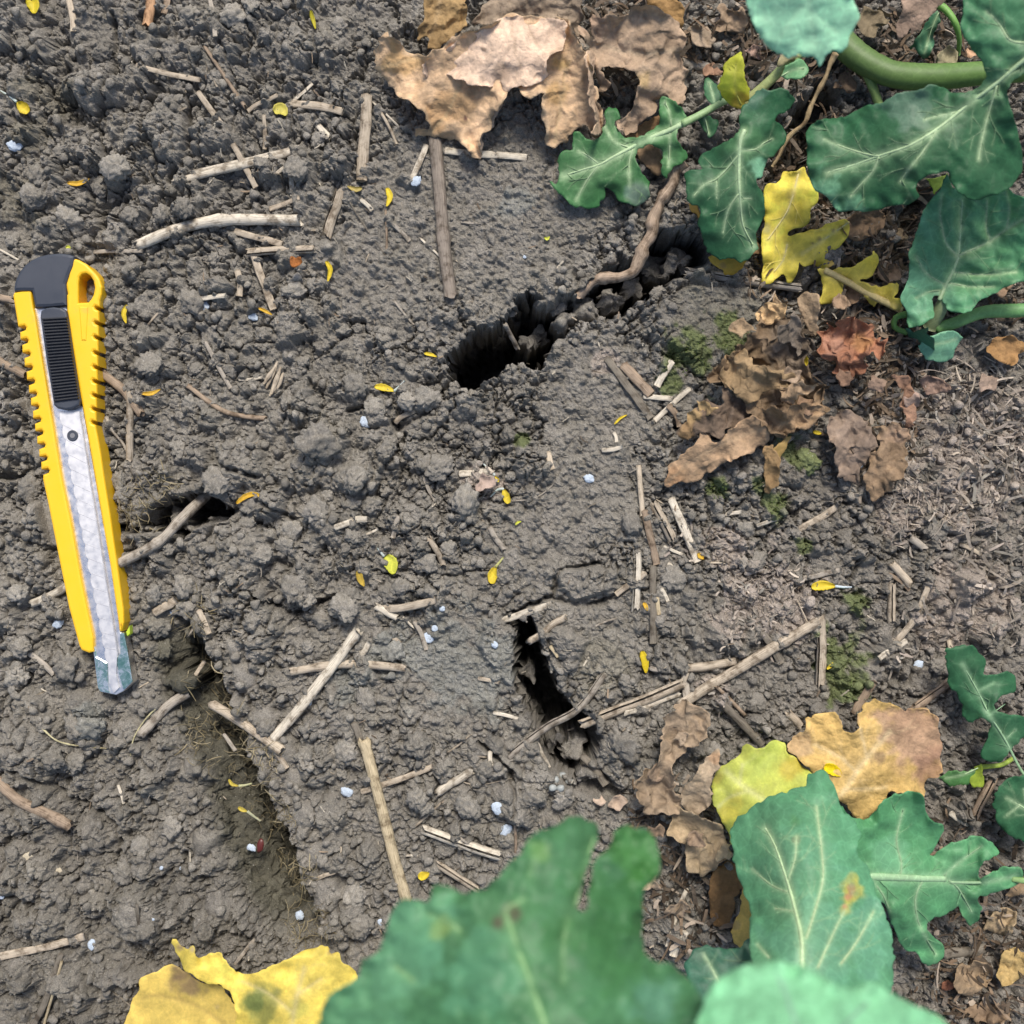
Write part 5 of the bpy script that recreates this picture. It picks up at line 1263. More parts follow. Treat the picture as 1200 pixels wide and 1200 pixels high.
for pts_, zz_, col_, sd_, nm_ in (
    ([(400,505),(500,540),(620,560),(700,525),(742,490),(784,462),(766,525),(784,580),(722,634),(642,662),(602,684),(542,652),(480,594),(440,548)], [(880,465,48),(920,475,66),(965,455,62),(925,510,38),(965,485,48),(900,490,50)], (0.34,0.23,0.135), 601, 'folded_flap'),
    ([(335,345),(400,308),(440,330),(480,368),(560,372),(610,400),(652,440),(600,482),(520,472),(470,500),(430,522),(380,497),(338,452)], [(850,425,44),(870,412,60),(910,432,72),(930,447,54),(870,465,50),(890,450,64)], (0.29,0.205,0.115), 602, 'folded_flap'),
    ([(478,205),(482,150),(492,112),(545,76),(577,90),(598,112),(612,150),(560,168),(520,195),(488,228)], [(888,385,44),(905,352,62),(922,368,56),(890,362,48)], (0.56,0.39,0.21), 603, 'curled_edge'),
    ([(560,430),(598,468),(640,452),(672,420),(700,440),(745,452),(752,470),(690,498),(652,532),(612,542),(580,505)], [(912,448,70),(935,462,84),(958,448,78),(925,472,66)], (0.38,0.27,0.17), 604, 'curled_edge'),
    ([(640,140),(682,222),(722,262),(704,330),(672,300),(640,318),(610,270),(560,250),(590,205)], [(920,400,62),(935,372,66),(950,400,56),(945,415,50)], (0.21,0.175,0.14), 605, 'folded_flap')):
    leaf(nm_, None, E(pts_), zz_, col_, [], spacing=1.9, mat=M_DRY, seed=sd_, crumple=8, cscale=13, tooth=2.6, curl=11, mott=0.4, parent=e1)
leaf('dry_leaf', 'pale tan dead leaf strip below the dark crumpled brown leaf',
     E([(70,885),(95,850),(92,810),(150,770),(200,720),(240,655),(270,690),(300,692),(350,655),(420,620),(472,582),(505,620),(523,640),(527,710),(480,740),(430,765),(380,780),(330,800),(250,842),(180,880),(120,890)]),
     [(780,565,8),(800,545,16),(830,510,30),(870,505,34),(895,500,30),(890,525,20),(840,545,16)], (0.42,0.29,0.18), [(E([(90,870),(250,750),(500,650)]),2.4,1)], spacing=2.1, mat=M_DRY, seed=61, crumple=4.5, cscale=17, tooth=2.4, curl=12, vein_geo=False, vein_col=(0.45,0.33,0.21), cat='dry leaf', group='dry brown leaves', blobs_=[(790,560,14,(0.46,0.25,0.12),0.5)])
leaf('dry_leaf', 'dark rotten leaf piece squeezed between the two brown leaves', E([(125,670),(155,600),(200,560),(252,512),(300,530),(332,530),(335,465),(400,520),(452,580),(440,620),(400,640),(340,660),(300,692),(240,660),(190,690)]), [(800,500,22),(840,475,30),(870,490,28),(850,505,26)], (0.17,0.125,0.09), [], spacing=2.2, mat=M_DRY, seed=62, crumple=8, cscale=13, tooth=3, curl=9, cat='dry leaf', group='dry brown leaves', blobs_=[(812,485,10,(0.48,0.33,0.15),0.7),(805,505,9,(0.40,0.26,0.12),0.6)])
leaf('dry_leaf', 'reddish brown shrivelled leaf below the yellow lobed leaf', E([(760,232),(778,190),(795,168),(815,190),(850,160),(882,150),(912,182),(960,200),(1002,232),(1042,262),(1052,312),(1022,330),(985,318),(952,330),(972,390),(900,412),(870,462),(832,432),(820,372),(762,332),(755,282)]),
     [(965,400,30),(990,375,44),(1010,385,46),(1035,405,38),(1000,420,40),(990,450,26),(970,420,34)], (0.36,0.17,0.10), [], spacing=2.0, mat=M_DRY, seed=63, crumple=12.0, cscale=14, tooth=3.4, curl=10, mott=0.3, cat='dry leaf', group='dry brown leaves', blobs_=[(975,400,14,(0.42,0.24,0.17),0.6),(1010,400,14,(0.48,0.26,0.10),0.5)])
leaf('dry_leaf', 'small brown curled leaf hanging below the tan strip', E([(500,745),(530,725),(552,732),(577,790),(570,882),(545,910),(520,932),(505,862),(512,800)]), [(895,530,22),(910,540,26),(900,575,10)], (0.30,0.2,0.1), [], spacing=2.0, mat=M_DRY, seed=64, crumple=3.5, cscale=11, tooth=1.5, curl=6, cat='dry leaf', group='dry brown leaves')
leaf('dry_leaf', 'yellowish leaf sliver beside the small brown curled leaf', E([(548,735),(580,700),(628,680),(600,740),(578,800),(560,770)]), [(910,525,26),(925,515,26),(915,540,18)], (0.55,0.38,0.14), [], spacing=2, mat=M_YELLOW, seed=65, cat='dry leaf')
leaf('dry_leaf', 'tan rolled leaf right of the grey brown stalk end', E([(662,65),(700,52),(742,62),(752,130),(745,200),(738,245),(712,230),(682,182),(662,120)]), [(940,350,40),(955,355,52),(955,390,38),(940,375,36)], (0.42,0.31,0.2), [], spacing=2.1, mat=M_DRY, seed=66, crumple=2.5, cscale=12, curl=3, cat='dry leaf', group='dry brown leaves')
leaf('dry_leaf', 'brown torn leaf lying on the plant litter', E([(1000,652),(1040,640),(1082,630),(1142,682),(1132,760),(1122,850),(1092,880),(1062,922),(1020,940),(990,962),(952,902),(962,830),(970,760),(1010,720)]), [(1035,510,24),(1060,515,26),(1020,580,14),(1045,560,22)], (0.27,0.19,0.12), [], spacing=2.1, mat=M_DRY, seed=67, crumple=7, cscale=15, tooth=2.8, curl=9, mott=0.3, cat='dry leaf', group='dry brown leaves', blobs_=[(1055,510,16,(0.40,0.28,0.20),0.6)])
leaf('dry_leaf', 'grey brown matted leaf left of the torn leaf on the litter', E([(780,622),(820,590),(872,570),(962,622),(1002,700),(962,782),(940,840),(902,882),(860,870),(830,832),(800,732)]), [(975,500,22),(1010,490,24),(1000,560,16),(980,540,22)], (0.25,0.19,0.145), [], spacing=2.2, mat=M_DRY, seed=68, crumple=8, cscale=14, tooth=3.2, curl=8, mott=0.3, cat='dry leaf', group='dry brown leaves')
leaf('dry_leaf', 'thin reddish brown curl above the plant litter', E([(1070,422),(1110,410),(1150,422),(1172,520),(1160,642),(1132,640),(1118,560),(1098,560),(1110,480)]), [(1050,445,26),(1068,450,28),(1065,500,20)], (0.30,0.18,0.12), [], spacing=2, mat=M_DRY, seed=69, crumple=4.5, cscale=11, tooth=2, curl=6, cat='dry leaf', group='dry brown leaves')

leaf('dry_leaf', 'grey tan shrivelled leaf left of the yellow green leaf', B([(8,332),(40,272),(75,260),(92,150),(130,75),(160,60),(192,70),(237,92),(235,150),(200,190),(150,222),(122,300),(152,360),(130,392),(50,402),(18,372)]), [(750,930,20),(775,880,34),(790,835,30),(820,840,32),(790,930,26),(770,945,22)], (0.34,0.26,0.18), [(B([(110,320),(90,220),(140,120)]),4,2)], spacing=2.1, mat=M_DRY, seed=70, crumple=8, cscale=17, tooth=2.8, curl=15, vein_geo=False, vein_col=(0.4,0.31,0.22), cat='dry leaf', group='dry brown leaves')
leaf('dry_leaf', 'pale grey tan leaf pressed against the yellow green leaf', B([(148,352),(200,272),(225,235),(242,210),(267,205),(272,252),(248,300),(250,340),(240,372),(200,402)]), [(800,935,34),(830,890,44),(840,880,46),(830,940,40)], (0.38,0.30,0.21), [], spacing=2.1, mat=M_DRY, seed=71, crumple=5.0, cscale=15, curl=10, cat='dry leaf', group='dry brown leaves', blobs_=[(840,888,8,(0.55,0.33,0.18),0.6)])
leaf('dry_leaf', 'curled papery brown leaf just above the blurred green leaf', B([(128,392),(160,385),(202,402),(262,430),(280,475),(297,520),(272,560),(245,575),(215,592),(170,562),(162,500),(120,462)]), [(790,960,26),(830,955,34),(850,990,34),(825,1020,20),(805,990,30)], (0.36,0.28,0.18), [], spacing=2.1, mat=M_DRY, seed=72, crumple=7, cscale=17, curl=15, tooth=2.4, cat='dry leaf', group='dry brown leaves')
leaf('dry_leaf', 'dark brown leaf left of the yellow scrap', B([(250,582),(300,550),(348,602),(335,640),(320,660),(312,700),(300,742),(250,732),(238,660)]), [(840,1030,14),(870,1025,20),(850,1075,10)], (0.24,0.14,0.06), [], spacing=2.2, mat=M_DRY, seed=73, crumple=3, cscale=14, cat='dry leaf', group='dry brown leaves')
leaf('yellow_leaf', 'yellow leaf scrap left of the broad blue green leaf', B([(308,762),(330,690),(342,622),(368,612),(380,720),(360,806),(325,806)]), [(862,1070,40),(880,1040,50),(870,1105,40)], (0.62,0.45,0.12), [], spacing=2.2, mat=M_YELLOW, seed=74, blobs_=[(862,1085,5,(0.4,0.3,0.14),0.6)])
leaf('yellow_leaf', 'yellow green leaf under the broad blue green leaf', B([(246,310),(257,270),(292,245),(332,212),(345,190),(400,200),(436,178),(472,192),(482,216),(522,250),(550,275),(560,330),(460,400),(380,470),(312,500),(290,452),(265,402),(250,370)]),
     [(838,920,52),(870,890,62),(910,870,58),(940,900,62),(880,940,74),(850,975,56)], (0.56, 0.60, 0.12), [(B([(440,400),(400,355),(340,315),(290,270)]),5,1.5), (B([(360,330),(300,350),(265,380)]),2,1), (B([(330,310),(340,250)]),1.8,1)], spacing=2.4, mat=M_YELLOW, seed=75, quilt=2.5, ripple=3, tooth=1.2, vein_col=(0.62,0.62,0.3), vein_geo=False, blobs_=[(855,950,22,(0.58,0.48,0.07),0.6),(925,900,18,(0.56,0.40,0.06),0.6),(895,890,24,(0.36,0.46,0.1),0.5),(841,910,10,(0.5,0.4,0.1),0.5)])
leaf('dry_leaf', 'tan orange dying leaf with a brown right half at the lower right', B([(478,202),(485,170),(522,150),(545,110),(600,92),(640,95),(648,138),(690,140),(702,80),(740,48),(782,60),(832,80),(902,80),(932,110),(947,150),(952,230),(945,282),(900,300),(892,352),(860,342),(790,342),(747,382),(715,427),(690,422),(650,382),(600,330),(560,300),(540,262),(500,232)]),
     [(930,880,46),(960,850,52),(1000,845,54),(1020,880,58),(1050,830,56),(1095,850,44),(1100,900,38),(1070,930,46),(1010,955,56),(990,910,60)], (0.58, 0.40, 0.145), [(B([(640,345),(680,285),(720,228),(790,150)]),4.5,1.2), (B([(720,228),(700,140)]),1.8,1), (B([(690,275),(640,230),(560,190)]),1.8,1), (B([(650,325),(720,325),(780,320)]),2,1)], spacing=2.3, mat=M_DRY, seed=76, quilt=2.5, crumple=2.6, cscale=24, ripple=3, tooth=2.4, curl=8, vein_col=(0.72,0.58,0.34), mott=0.22, vein_geo=False,
     cat='dry leaf', blobs_=[(1075,870,44,(0.46,0.30,0.20),0.9),(1090,900,26,(0.30,0.18,0.12),0.8),(1062,850,18,(0.3,0.19,0.12),0.6),(1030,888,10,(0.26,0.17,0.09),0.8),(1045,865,14,(0.28,0.18,0.11),0.6),(935,875,16,(0.42,0.30,0.19),0.7),(995,842,9,(0.40,0.28,0.21),0.8),(1050,900,16,(0.30,0.19,0.1),0.4)])
Y3 = lambda pts: T(0, 800, 3, pts)
leaf('yellow_leaf', 'yellow lower leaf half with a brown blotch at the bottom left', Y3([(430,1240),(446,1170),(470,1110),(490,1080),(500,1040),(560,1010),(605,992),(650,1010),(700,1050),(770,1062),(815,1120),(860,1170),(860,1280),(500,1320)]), [(155,1190,30),(185,1140,40),(235,1145,44),(270,1180,50),(200,1210,40)], (0.70, 0.54, 0.14), [(Y3([(790,1200),(680,1130),(560,1100),(500,1110)]),3,1.2), (Y3([(640,1120),(600,1050)]),2,1)], spacing=2.5, mat=M_YELLOW, seed=80, quilt=2.5, tooth=1.3, vein_col=(0.45,0.33,0.1), vein_geo=False, blobs_=[(225,1152,22,(0.26,0.18,0.10),0.85),(215,1142,12,(0.22,0.15,0.09),0.7),(255,1180,5,(0.5,0.4,0.2),0.5)])
leaf('yellow_leaf', 'yellow torn leaf folded over in front at the bottom left', Y3([(603,915),(620,903),(640,925),(662,935),(680,925),(700,962),(770,950),(800,985),(830,1015),(900,1018),(970,990),(1050,950),(1140,926),(1165,950),(1182,945),(1212,985),(1247,1010),(1255,1060),(1250,1250),(1200,1310),(860,1310),(835,1220),(826,1150),(812,1090),(770,1062),(715,1050),(660,1020),(630,970)]),
     [(205,1108,70),(235,1120,74),(275,1135,70),(300,1150,86),(350,1120,96),(400,1120,90),(330,1180,100),(280,1190,80),(410,1180,90)], (0.76, 0.62, 0.13), [(Y3([(1010,1290),(1030,1180),(1045,1100),(1070,1000)]),4,1.4), (Y3([(1030,1160),(940,1090),(850,1050)]),2.4,1), (Y3([(1040,1100),(1130,1040)]),2,1)], spacing=2.5, mat=M_YELLOW, seed=81, quilt=4, ripple=4, tooth=1.4, vein_col=(0.6,0.52,0.25), vein_geo=False,
     blobs_=[(310,1180,22,(0.16,0.20,0.06),0.75),(300,1172,12,(0.14,0.2,0.06),0.7),(212,1110,7,(0.20,0.14,0.1),0.8),(225,1112,6,(0.5,0.4,0.28),0.7),(388,1116,6,(0.32,0.22,0.12),0.6),(345,1180,14,(0.36,0.42,0.1),0.4)])

# loose scraps of brown leaf under the plants
def scrap(x, y, r, col, lab, lift=0):
    q = random.randint(7, 10); pts = []
    for i in range(q):
        a = 6.283 * i / q + random.uniform(-.25, .25); d = r * random.uniform(0.5, 1.15)
        pts.append((x + d * math.cos(a), y + d * 0.8 * math.sin(a)))
    g = max(gzs(x, y), -8) + lift
    leaf('leaf_scrap', lab, pts, [(x - r, y, g + random.uniform(3, 26)), (x + r, y, g + random.uniform(3, 26)), (x, y + r, g + random.uniform(3, 24)), (x, y - r, g + random.uniform(3, 22)), (x, y, g + random.uniform(6, 20))], col, [], spacing=2.3, mat=M_DRY, seed=random.randint(100, 999), crumple=min(7, r * 0.3), cscale=max(8, r * 0.55), tooth=1.6, curl=r * 0.5, cat='leaf scrap', group='scraps of dead brown leaf')
SC = [(1057,275,14,(0.42,0.32,0.2),'pale tan scrap left of the cupped veined leaf'),(1010,262,26,BRN,'dark brown scrap right of the yellow lobed leaf'),(1040,318,20,(0.30,0.21,0.14),'brown scrap between the yellow lobe and the cupped leaf'),(1000,345,16,(0.24,0.16,0.1),'brown scrap below the yellow lobed leaf'),
 (1185,410,24,(0.36,0.21,0.09),'orange brown leaf scrap at the right edge below the petiole'),(1165,330,22,(0.26,0.18,0.12),'brown scrap behind the edge of the cupped veined leaf'),(858,22,24,(0.33,0.24,0.16),'brown scrap left of the pale bluish leaf'),(826,42,20,(0.40,0.31,0.22),'pale brown scrap near the curled brown leaf'),(885,60,13,(0.48,0.33,0.26),'pinkish scrap above the yellow green shoot'),
 (835,83,14,(0.33,0.2,0.13),'reddish scrap at the end of the grey stalk by the shoot'),(970,62,15,(0.24,0.16,0.1),'dark scrap under the tip of the pale bluish leaf'),(990,95,18,(0.17,0.12,0.08),'blackish scrap below the thick stem'),(1140,62,9,(0.50,0.32,0.2),'orange pink scrap beside the big dark leaf and stem'),(1108,68,18,(0.36,0.32,0.2),'olive scrap above the thick stem'),
 (1020,25,24,(0.20,0.16,0.1),'dark olive scrap above the bend of the stem'),(1145,1145,30,(0.33,0.24,0.15),'brown scrap among the lower right litter'),(1175,1085,24,(0.38,0.29,0.18),'tan scrap on top of the lower right litter'),(1190,1135,26,(0.46,0.33,0.14),'yellowish scrap at the lower right edge'),(1160,1185,28,(0.24,0.17,0.11),'dark brown scrap in the lower right corner'),
 (1112,1155,12,(0.34,0.15,0.09),'reddish curl left of the lower right litter'),(1195,1040,18,(0.3,0.22,0.14),'brown scrap at the right edge below the wavy leaf'),(760,1035,18,(0.40,0.31,0.22),'pale scrap right of the blurred leaf lobes'),(795,1065,16,(0.36,0.28,0.2),'tan scrap beside the sunlit straws'),(725,940,14,(0.46,0.36,0.28),'pink pale crust above the blurred leaf lobe'),
 (703,938,10,(0.5,0.39,0.3),'pale pinkish flake between the lobes and the lower crack'),(345,307,8,(0.45,0.17,0.05),'orange brown flake below the curved bleached straw'),(568,565,14,(0.40,0.31,0.26),'pinkish soft flake behind the yellow petal pair'),(700,215,10,(0.26,0.2,0.15),'brown speck scrap left of the dry root'),(940,235,18,(0.15,0.11,0.08),'dark scrap behind the yellow lobed leaf'),(1085,280,16,(0.12,0.09,0.07),'blackish scrap beside the upper edge of the cupped leaf'),(1095,455,18,(0.32,0.22,0.17),'brown scrap below the small cupped plant'),(1160,450,16,(0.36,0.27,0.21),'pale scrap at the top of the plant litter'),(880,290,16,(0.3,0.19,0.1),'brown scrap under the yellow leaf tip'),
 (868,385,15,(0.40,0.29,0.18),'tan scrap on the upper left of the dark crumpled leaf'),(930,440,14,(0.33,0.25,0.18),'grey tan scrap on the middle of the dark crumpled leaf'),(905,408,13,(0.25,0.2,0.15),'grey scrap near the yellow petal on the dark crumpled leaf'),(945,475,14,(0.30,0.2,0.13),'brown scrap at the lower right of the dark crumpled leaf'),(826,480,14,(0.46,0.32,0.16),'yellowish curl at the left end of the rotten leaf piece'),(990,440,14,(0.24,0.15,0.1),'dark scrap below the reddish brown leaf'),(985,355,13,(0.30,0.21,0.14),'brown scrap above the reddish brown leaf'),(1030,450,13,(0.27,0.19,0.14),'brown scrap left of the thin reddish curl'),(1070,470,12,(0.40,0.29,0.23),'pinkish scrap right of the thin reddish curl'),
 (775,905,14,(0.28,0.21,0.15),'grey brown scrap in the shrivelled leaf left of the yellow green one'),(800,865,12,(0.40,0.31,0.22),'tan scrap at the top of the shrivelled leaf'),(815,985,14,(0.27,0.20,0.14),'dark scrap between the two papery brown leaves'),(850,1000,12,(0.46,0.36,0.22),'pale scrap at the right of the curled papery leaf'),(770,975,13,(0.22,0.16,0.11),'dark scrap left of the curled papery leaf'),(660,20,13,(0.32,0.25,0.18),'grey brown scrap on the crinkled leaf at the top edge'),(735,60,15,(0.36,0.27,0.19),'brown scrap between the tan leaf and the curled brown leaf'),(755,25,13,(0.46,0.35,0.24),'tan scrap on the curled brown leaf')]
for i, a in enumerate(SC): scrap(*a, lift=27 if i >= len(SC) - 17 else 0)
# ------------------------------------------------------------------ the utility knife
def plastic(name, col, rough, spec=0.5):
    return mat_plain(name, col, rough, 0, spec, 0.05, 120, 0.06)
def mat_yellow():
    k = NT('yellow_plastic')
    tc = k.n('ShaderNodeTexCoord').outputs['Object']
    n = k.noise(tc, 150, 5, 0.7); n2 = k.noise(tc, 900, 3, 0.7)
    c = k.mix('MIX', k.ramp(n.outputs[0], [(0.58, g3(0)), (0.72, g3(0.3))]).outputs[0], (0.80, 0.47, 0.012), (0.42, 0.28, 0.08))
    c = k.mix('MIX', k.ramp(n2.outputs[0], [(0.68, g3(0)), (0.74, g3(0.45))]).outputs[0], c, (0.25, 0.19, 0.1))
    k.l(c, k.b.inputs['Base Color'])
    k.l(k.ramp(n.outputs[0], [(0.3, g3(0.34)), (0.7, g3(0.55))]).outputs[0], k.b.inputs['Roughness'])
    k.bump(n2.outputs[0], 0.05, 0.0002)
    return k.m
M_YEL = mat_yellow()
M_BLK = plastic('black_plastic', (0.035, 0.042, 0.058), 0.42)
M_RIB = plastic('black_rubber', (0.012, 0.013, 0.016), 0.45)
M_STEEL = mat_plain('zinc_steel', (0.92, 0.91, 0.90), 0.3, 1.0, 0.5, 0.03, 500, 0.02)
M_BLADE = mat_plain('worn_blade', (0.74, 0.735, 0.74), 0.5, 1.0, 0.5, 0.03, 420, 0.02)
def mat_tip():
    k = NT('green_reflection_steel')
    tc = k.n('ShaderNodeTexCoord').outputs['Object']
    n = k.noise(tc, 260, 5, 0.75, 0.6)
    r = k.ramp(n.outputs[0], [(0.38, (0.20, 0.40, 0.33)), (0.5, (0.42, 0.60, 0.54)), (0.58, (0.82, 0.88, 0.86))])  # green reflection of the surroundings painted into the mottled steel colour
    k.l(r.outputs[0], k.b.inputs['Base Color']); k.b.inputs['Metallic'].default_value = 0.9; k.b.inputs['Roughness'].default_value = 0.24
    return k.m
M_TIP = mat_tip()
knife_z = 2.0
kn = empty('utility_knife', W(85, 560, knife_z), 'yellow snap off utility knife with black cap lying on the soil', 'utility knife')

def inset(poly, d):
    p = np.asarray(poly, float); n = len(p)
    area = 0.5 * np.sum(p[:, 0] * np.roll(p[:, 1], -1) - np.roll(p[:, 0], -1) * p[:, 1])
    sg = 1 if area > 0 else -1
    a = p - np.roll(p, 1, 0); b = np.roll(p, -1, 0) - p
    na = np.stack([-a[:, 1], a[:, 0]], -1) / (np.linalg.norm(a, axis=1)[:, None] + 1e-9); nb = np.stack([-b[:, 1], b[:, 0]], -1) / (np.linalg.norm(b, axis=1)[:, None] + 1e-9)
    m = na + nb; q = m / (np.maximum((m * m).sum(1), 0.6)[:, None]) * 2
    return p + sg * q * d

def prism(name, outer, z0, z1, mat, parent, bev=2.0, hole=None, smooth=False):
    """solid from a seen outline: straight sides, rounded upper edge"""
    rings = []
    loops = [np.asarray(outer, float)] + ([np.asarray(hole, float)] if hole is not None else [])
    V = []; F = []; caps_t = []; caps_b = []
    for li, lp in enumerate(loops):
        sgn = 1 if li == 0 else -1
        lv = [(lp, z0), (lp, z1 - bev), (inset(lp, sgn * bev * 0.3), z1 - bev * 0.35), (inset(lp, sgn * bev), z1)] if bev > 0 else [(lp, z0), (lp, z1)]
        n = len(lp); st_ = len(V)
        for q, z in lv:
            # sides stand upright in the world: x and y come from the height of the upper edge
            k = (HC - z1) / HC
            for x, y in q: V.append(((x - 600) * k * S, (600 - y) * k * S, z * S))
        area = 0.5 * np.sum(lp[:, 0] * np.roll(lp[:, 1], -1) - np.roll(lp[:, 0], -1) * lp[:, 1])
        flip = (area > 0) != (li == 1)
        for r_ in range(len(lv) - 1):
            for i in range(n):
                a, b = st_ + r_ * n + i, st_ + r_ * n + (i + 1) % n
                f = (a, b, b + n, a + n)
                F.append(f[::-1] if flip else f)
        caps_b.append(list(range(st_, st_ + n))); caps_t.append(list(range(st_ + (len(lv) - 1) * n, st_ + len(lv) * n)))
    for caps, up in ((caps_t, True), (caps_b, False)):
        flat = [i for c in caps for i in c]
        tris = tessellate_polygon([[Vector((V[i][0], V[i][1], 0)) for i in c] for c in caps])
        for t in tris:
            a, b, c = (flat[i] for i in t)
            ar = (V[b][0] - V[a][0]) * (V[c][1] - V[a][1]) - (V[c][0] - V[a][0]) * (V[b][1] - V[a][1])
            F.append((a, b, c) if (ar > 0) == up else (a, c, b))
    o = obj(name, V, F, mat, parent=parent, smooth=smooth)
    if smooth:
        pass
    return o

def with_notches(edge, ys, depth, half, slope):
    """a straight outer edge p->q cut by rounded slots; returns the points from p to q"""
    (x0, y0), (x1, y1) = edge
    f = lambda y: x0 + (x1 - x0) * (y - y0) / (y1 - y0)
    out = [(x0, y0)]
    down = y1 > y0
    for y in (ys if down else ys[::-1]):
        s_ = 1 if down else -1
        a, b = y - half * s_, y + half * s_
        rows = [(a, 0.0), (a + 0.5 * s_, 0.55), (a + 0.7 * s_, 0.85), (y, 1.0), (b - 0.7 * s_, 0.85), (b - 0.3 * s_, 0.5), (b, 0.12)]
        for yy, dd in rows: out.append((f(yy) + depth * dd, yy + slope * dd * 1.0))
    out.append((x1, y1))
    return out
# left half of the handle (teeth along its outer edge)
ly = [386, 401, 416.5, 432.5, 448.5, 463.5, 478.5, 493.5, 508.5, 523.5, 538.5, 553.5]
left_edge = with_notches(((14.5, 346), (49.5, 562)), ly, 9.0, 3.2, -2.5)
left = [(36, 340), (24, 341), (16, 342.5)] + left_edge + [(56, 592), (67.5, 650), (80, 712), (92.3, 757), (95, 762), (104, 765.5), (109, 764), (109, 747.5), (95, 680), (82.5, 610), (72, 560), (58, 474), (49, 420), (41, 370), (38.5, 360), (37, 350)]
prism('handle_half', left, knife_z, 30, M_YEL, kn, 2.6)
# right half: lanyard hole, teeth, tail
ry = [361.7, 379, 396, 414, 431, 447.5, 464, 480, 496]
right_edge = with_notches(((124, 352), (119.8, 502)), ry, -6.0, 2.5, -1.8)
right = [(88, 300.5), (100, 304.5), (108, 309), (114, 315), (120, 321), (124, 327), (126.7, 336), (126, 345)] + right_edge + [(128, 560), (122, 513), (125.5, 533), (129, 558), (136, 602), (145, 665), (152, 715), (152.3, 730), (147.5, 740), (140, 740), (130, 665), (117.5, 597), (107.5, 540), (94.5, 467), (84, 404), (78, 366), (78, 357), (77.5, 346.5), (79, 344), (76.5, 332.5), (80.5, 324), (85, 313)]
right = [p for p in right if p != (128, 560)]
hole = [(97, 333), (98, 325), (101, 321), (106, 320), (111, 323), (114.5, 329), (116, 337), (114.5, 345), (112, 350), (108.5, 354), (97, 354.5)]
right = [(x - 7.5 * smooth01((x - (77.5 + (max(y, 360) - 360) * 0.163)) / 12.0), y) for x, y in right]
hole = [(x - 5.5, y) for x, y in hole]
prism('handle_half', right, knife_z, 30, M_YEL, kn, 2.6, hole=hole)
# recessed slot below the hole, as a shallow tray with raised rims
prism('slot_rib', [(92, 359), (103, 359.5), (101, 399), (95, 399)], 29.5, 31.2, M_YEL, kn, 1.6)
# end cap
cap = [(15, 338), (16, 331), (18.5, 324), (22.5, 317), (28, 310), (35, 304.5), (44, 300), (55, 297.3), (64, 296.3), (73, 296.2), (81, 297.5), (87.3, 300), (85, 312), (80.3, 323.5), (77.3, 333), (77.8, 346), (78, 358), (58, 360), (40, 360.5), (36.5, 341), (24, 341), (16, 342)]
prism('end_cap', cap, knife_z, 32.5, M_BLK, kn, 4.0)
# steel channel, lips, blade
chan = [(39, 361), (78, 358.5), (84.5, 404), (95, 467), (108, 540), (118, 597), (130.5, 665), (141, 741), (145.5, 741), (155.5, 799), (144.5, 810), (136, 814.3), (117.5, 810.5), (114.5, 806), (109, 762), (108.5, 747), (94.5, 680), (82, 610), (71.5, 560), (57.5, 474), (48.5, 420)]
ch = prism('steel_channel', chan, 6, 24, M_STEEL, kn, 0.8)
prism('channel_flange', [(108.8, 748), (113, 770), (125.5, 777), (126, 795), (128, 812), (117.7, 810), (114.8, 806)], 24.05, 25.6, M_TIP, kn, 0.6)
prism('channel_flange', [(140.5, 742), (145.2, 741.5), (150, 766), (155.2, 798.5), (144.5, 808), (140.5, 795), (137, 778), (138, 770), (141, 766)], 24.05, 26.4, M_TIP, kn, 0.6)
def lerp(a, b, t): return (a[0] + (b[0] - a[0]) * t, a[1] + (b[1] - a[1]) * t)
bl0, bl1 = (70.5, 482), (126.5, 778)          # scalloped side
br0, br1 = (92.0, 482), (137.5, 768)
N = 17
scal = []
for i in range(N):
    a, b = lerp(bl0, bl1, i / N), lerp(bl0, bl1, (i + 1) / N)
    for t, o_ in ((0.0, 0.0), (0.2, -1.6), (0.5, -2.3), (0.8, -1.6)):
        q = lerp(a, b, t); scal.append((q[0] + o_, q[1]))
blade = prism('blade', [br0] + [lerp(br0, br1, t / 6) for t in range(1, 7)] + [(136, 790), (139.5, 806), (133, 812.5), (127.5, 800)] + [bl1] + scal[::-1], 24.05, 27.0, M_BLADE, kn, 0.25)
M_SCORE = mat_plain('score_line', (0.5, 0.5, 0.52), 0.5, 0.8, 0.4, 0.1, 300)
for i in range(1, N):
    a = lerp(bl0, bl1, (i - 0.1) / N); b = lerp(br0, br1, min(1, (i + 0.62) / N))
    prism('score_line', [(a[0], a[1] - 0.3), (b[0] - 1, b[1] - 0.3), (b[0] - 1, b[1] + 0.35), (a[0], a[1] + 0.35)], 26.95, 27.12, M_SCORE, blade, 0)
prism('blade_edge', [lerp(br0, br1, 0), (93.3, 482), (138.3, 766), lerp(br0, br1, 1)], 24.05, 27.6, M_SCORE, kn, 0)
def disc(cx, cy, r, n=20): return [(cx + r * math.cos(6.2832 * i / n), cy + r * math.sin(6.2832 * i / n)) for i in range(n)]
rv = prism('rivet', disc(84.7, 510.5, 6.6), 26.9, 28.2, M_BLK, kn, 0.8)
prism('rivet_core', disc(84.7, 510.5, 3.0), 28.1, 28.6, plastic('grey_core', (0.16, 0.16, 0.17), 0.5), rv, 0.3)
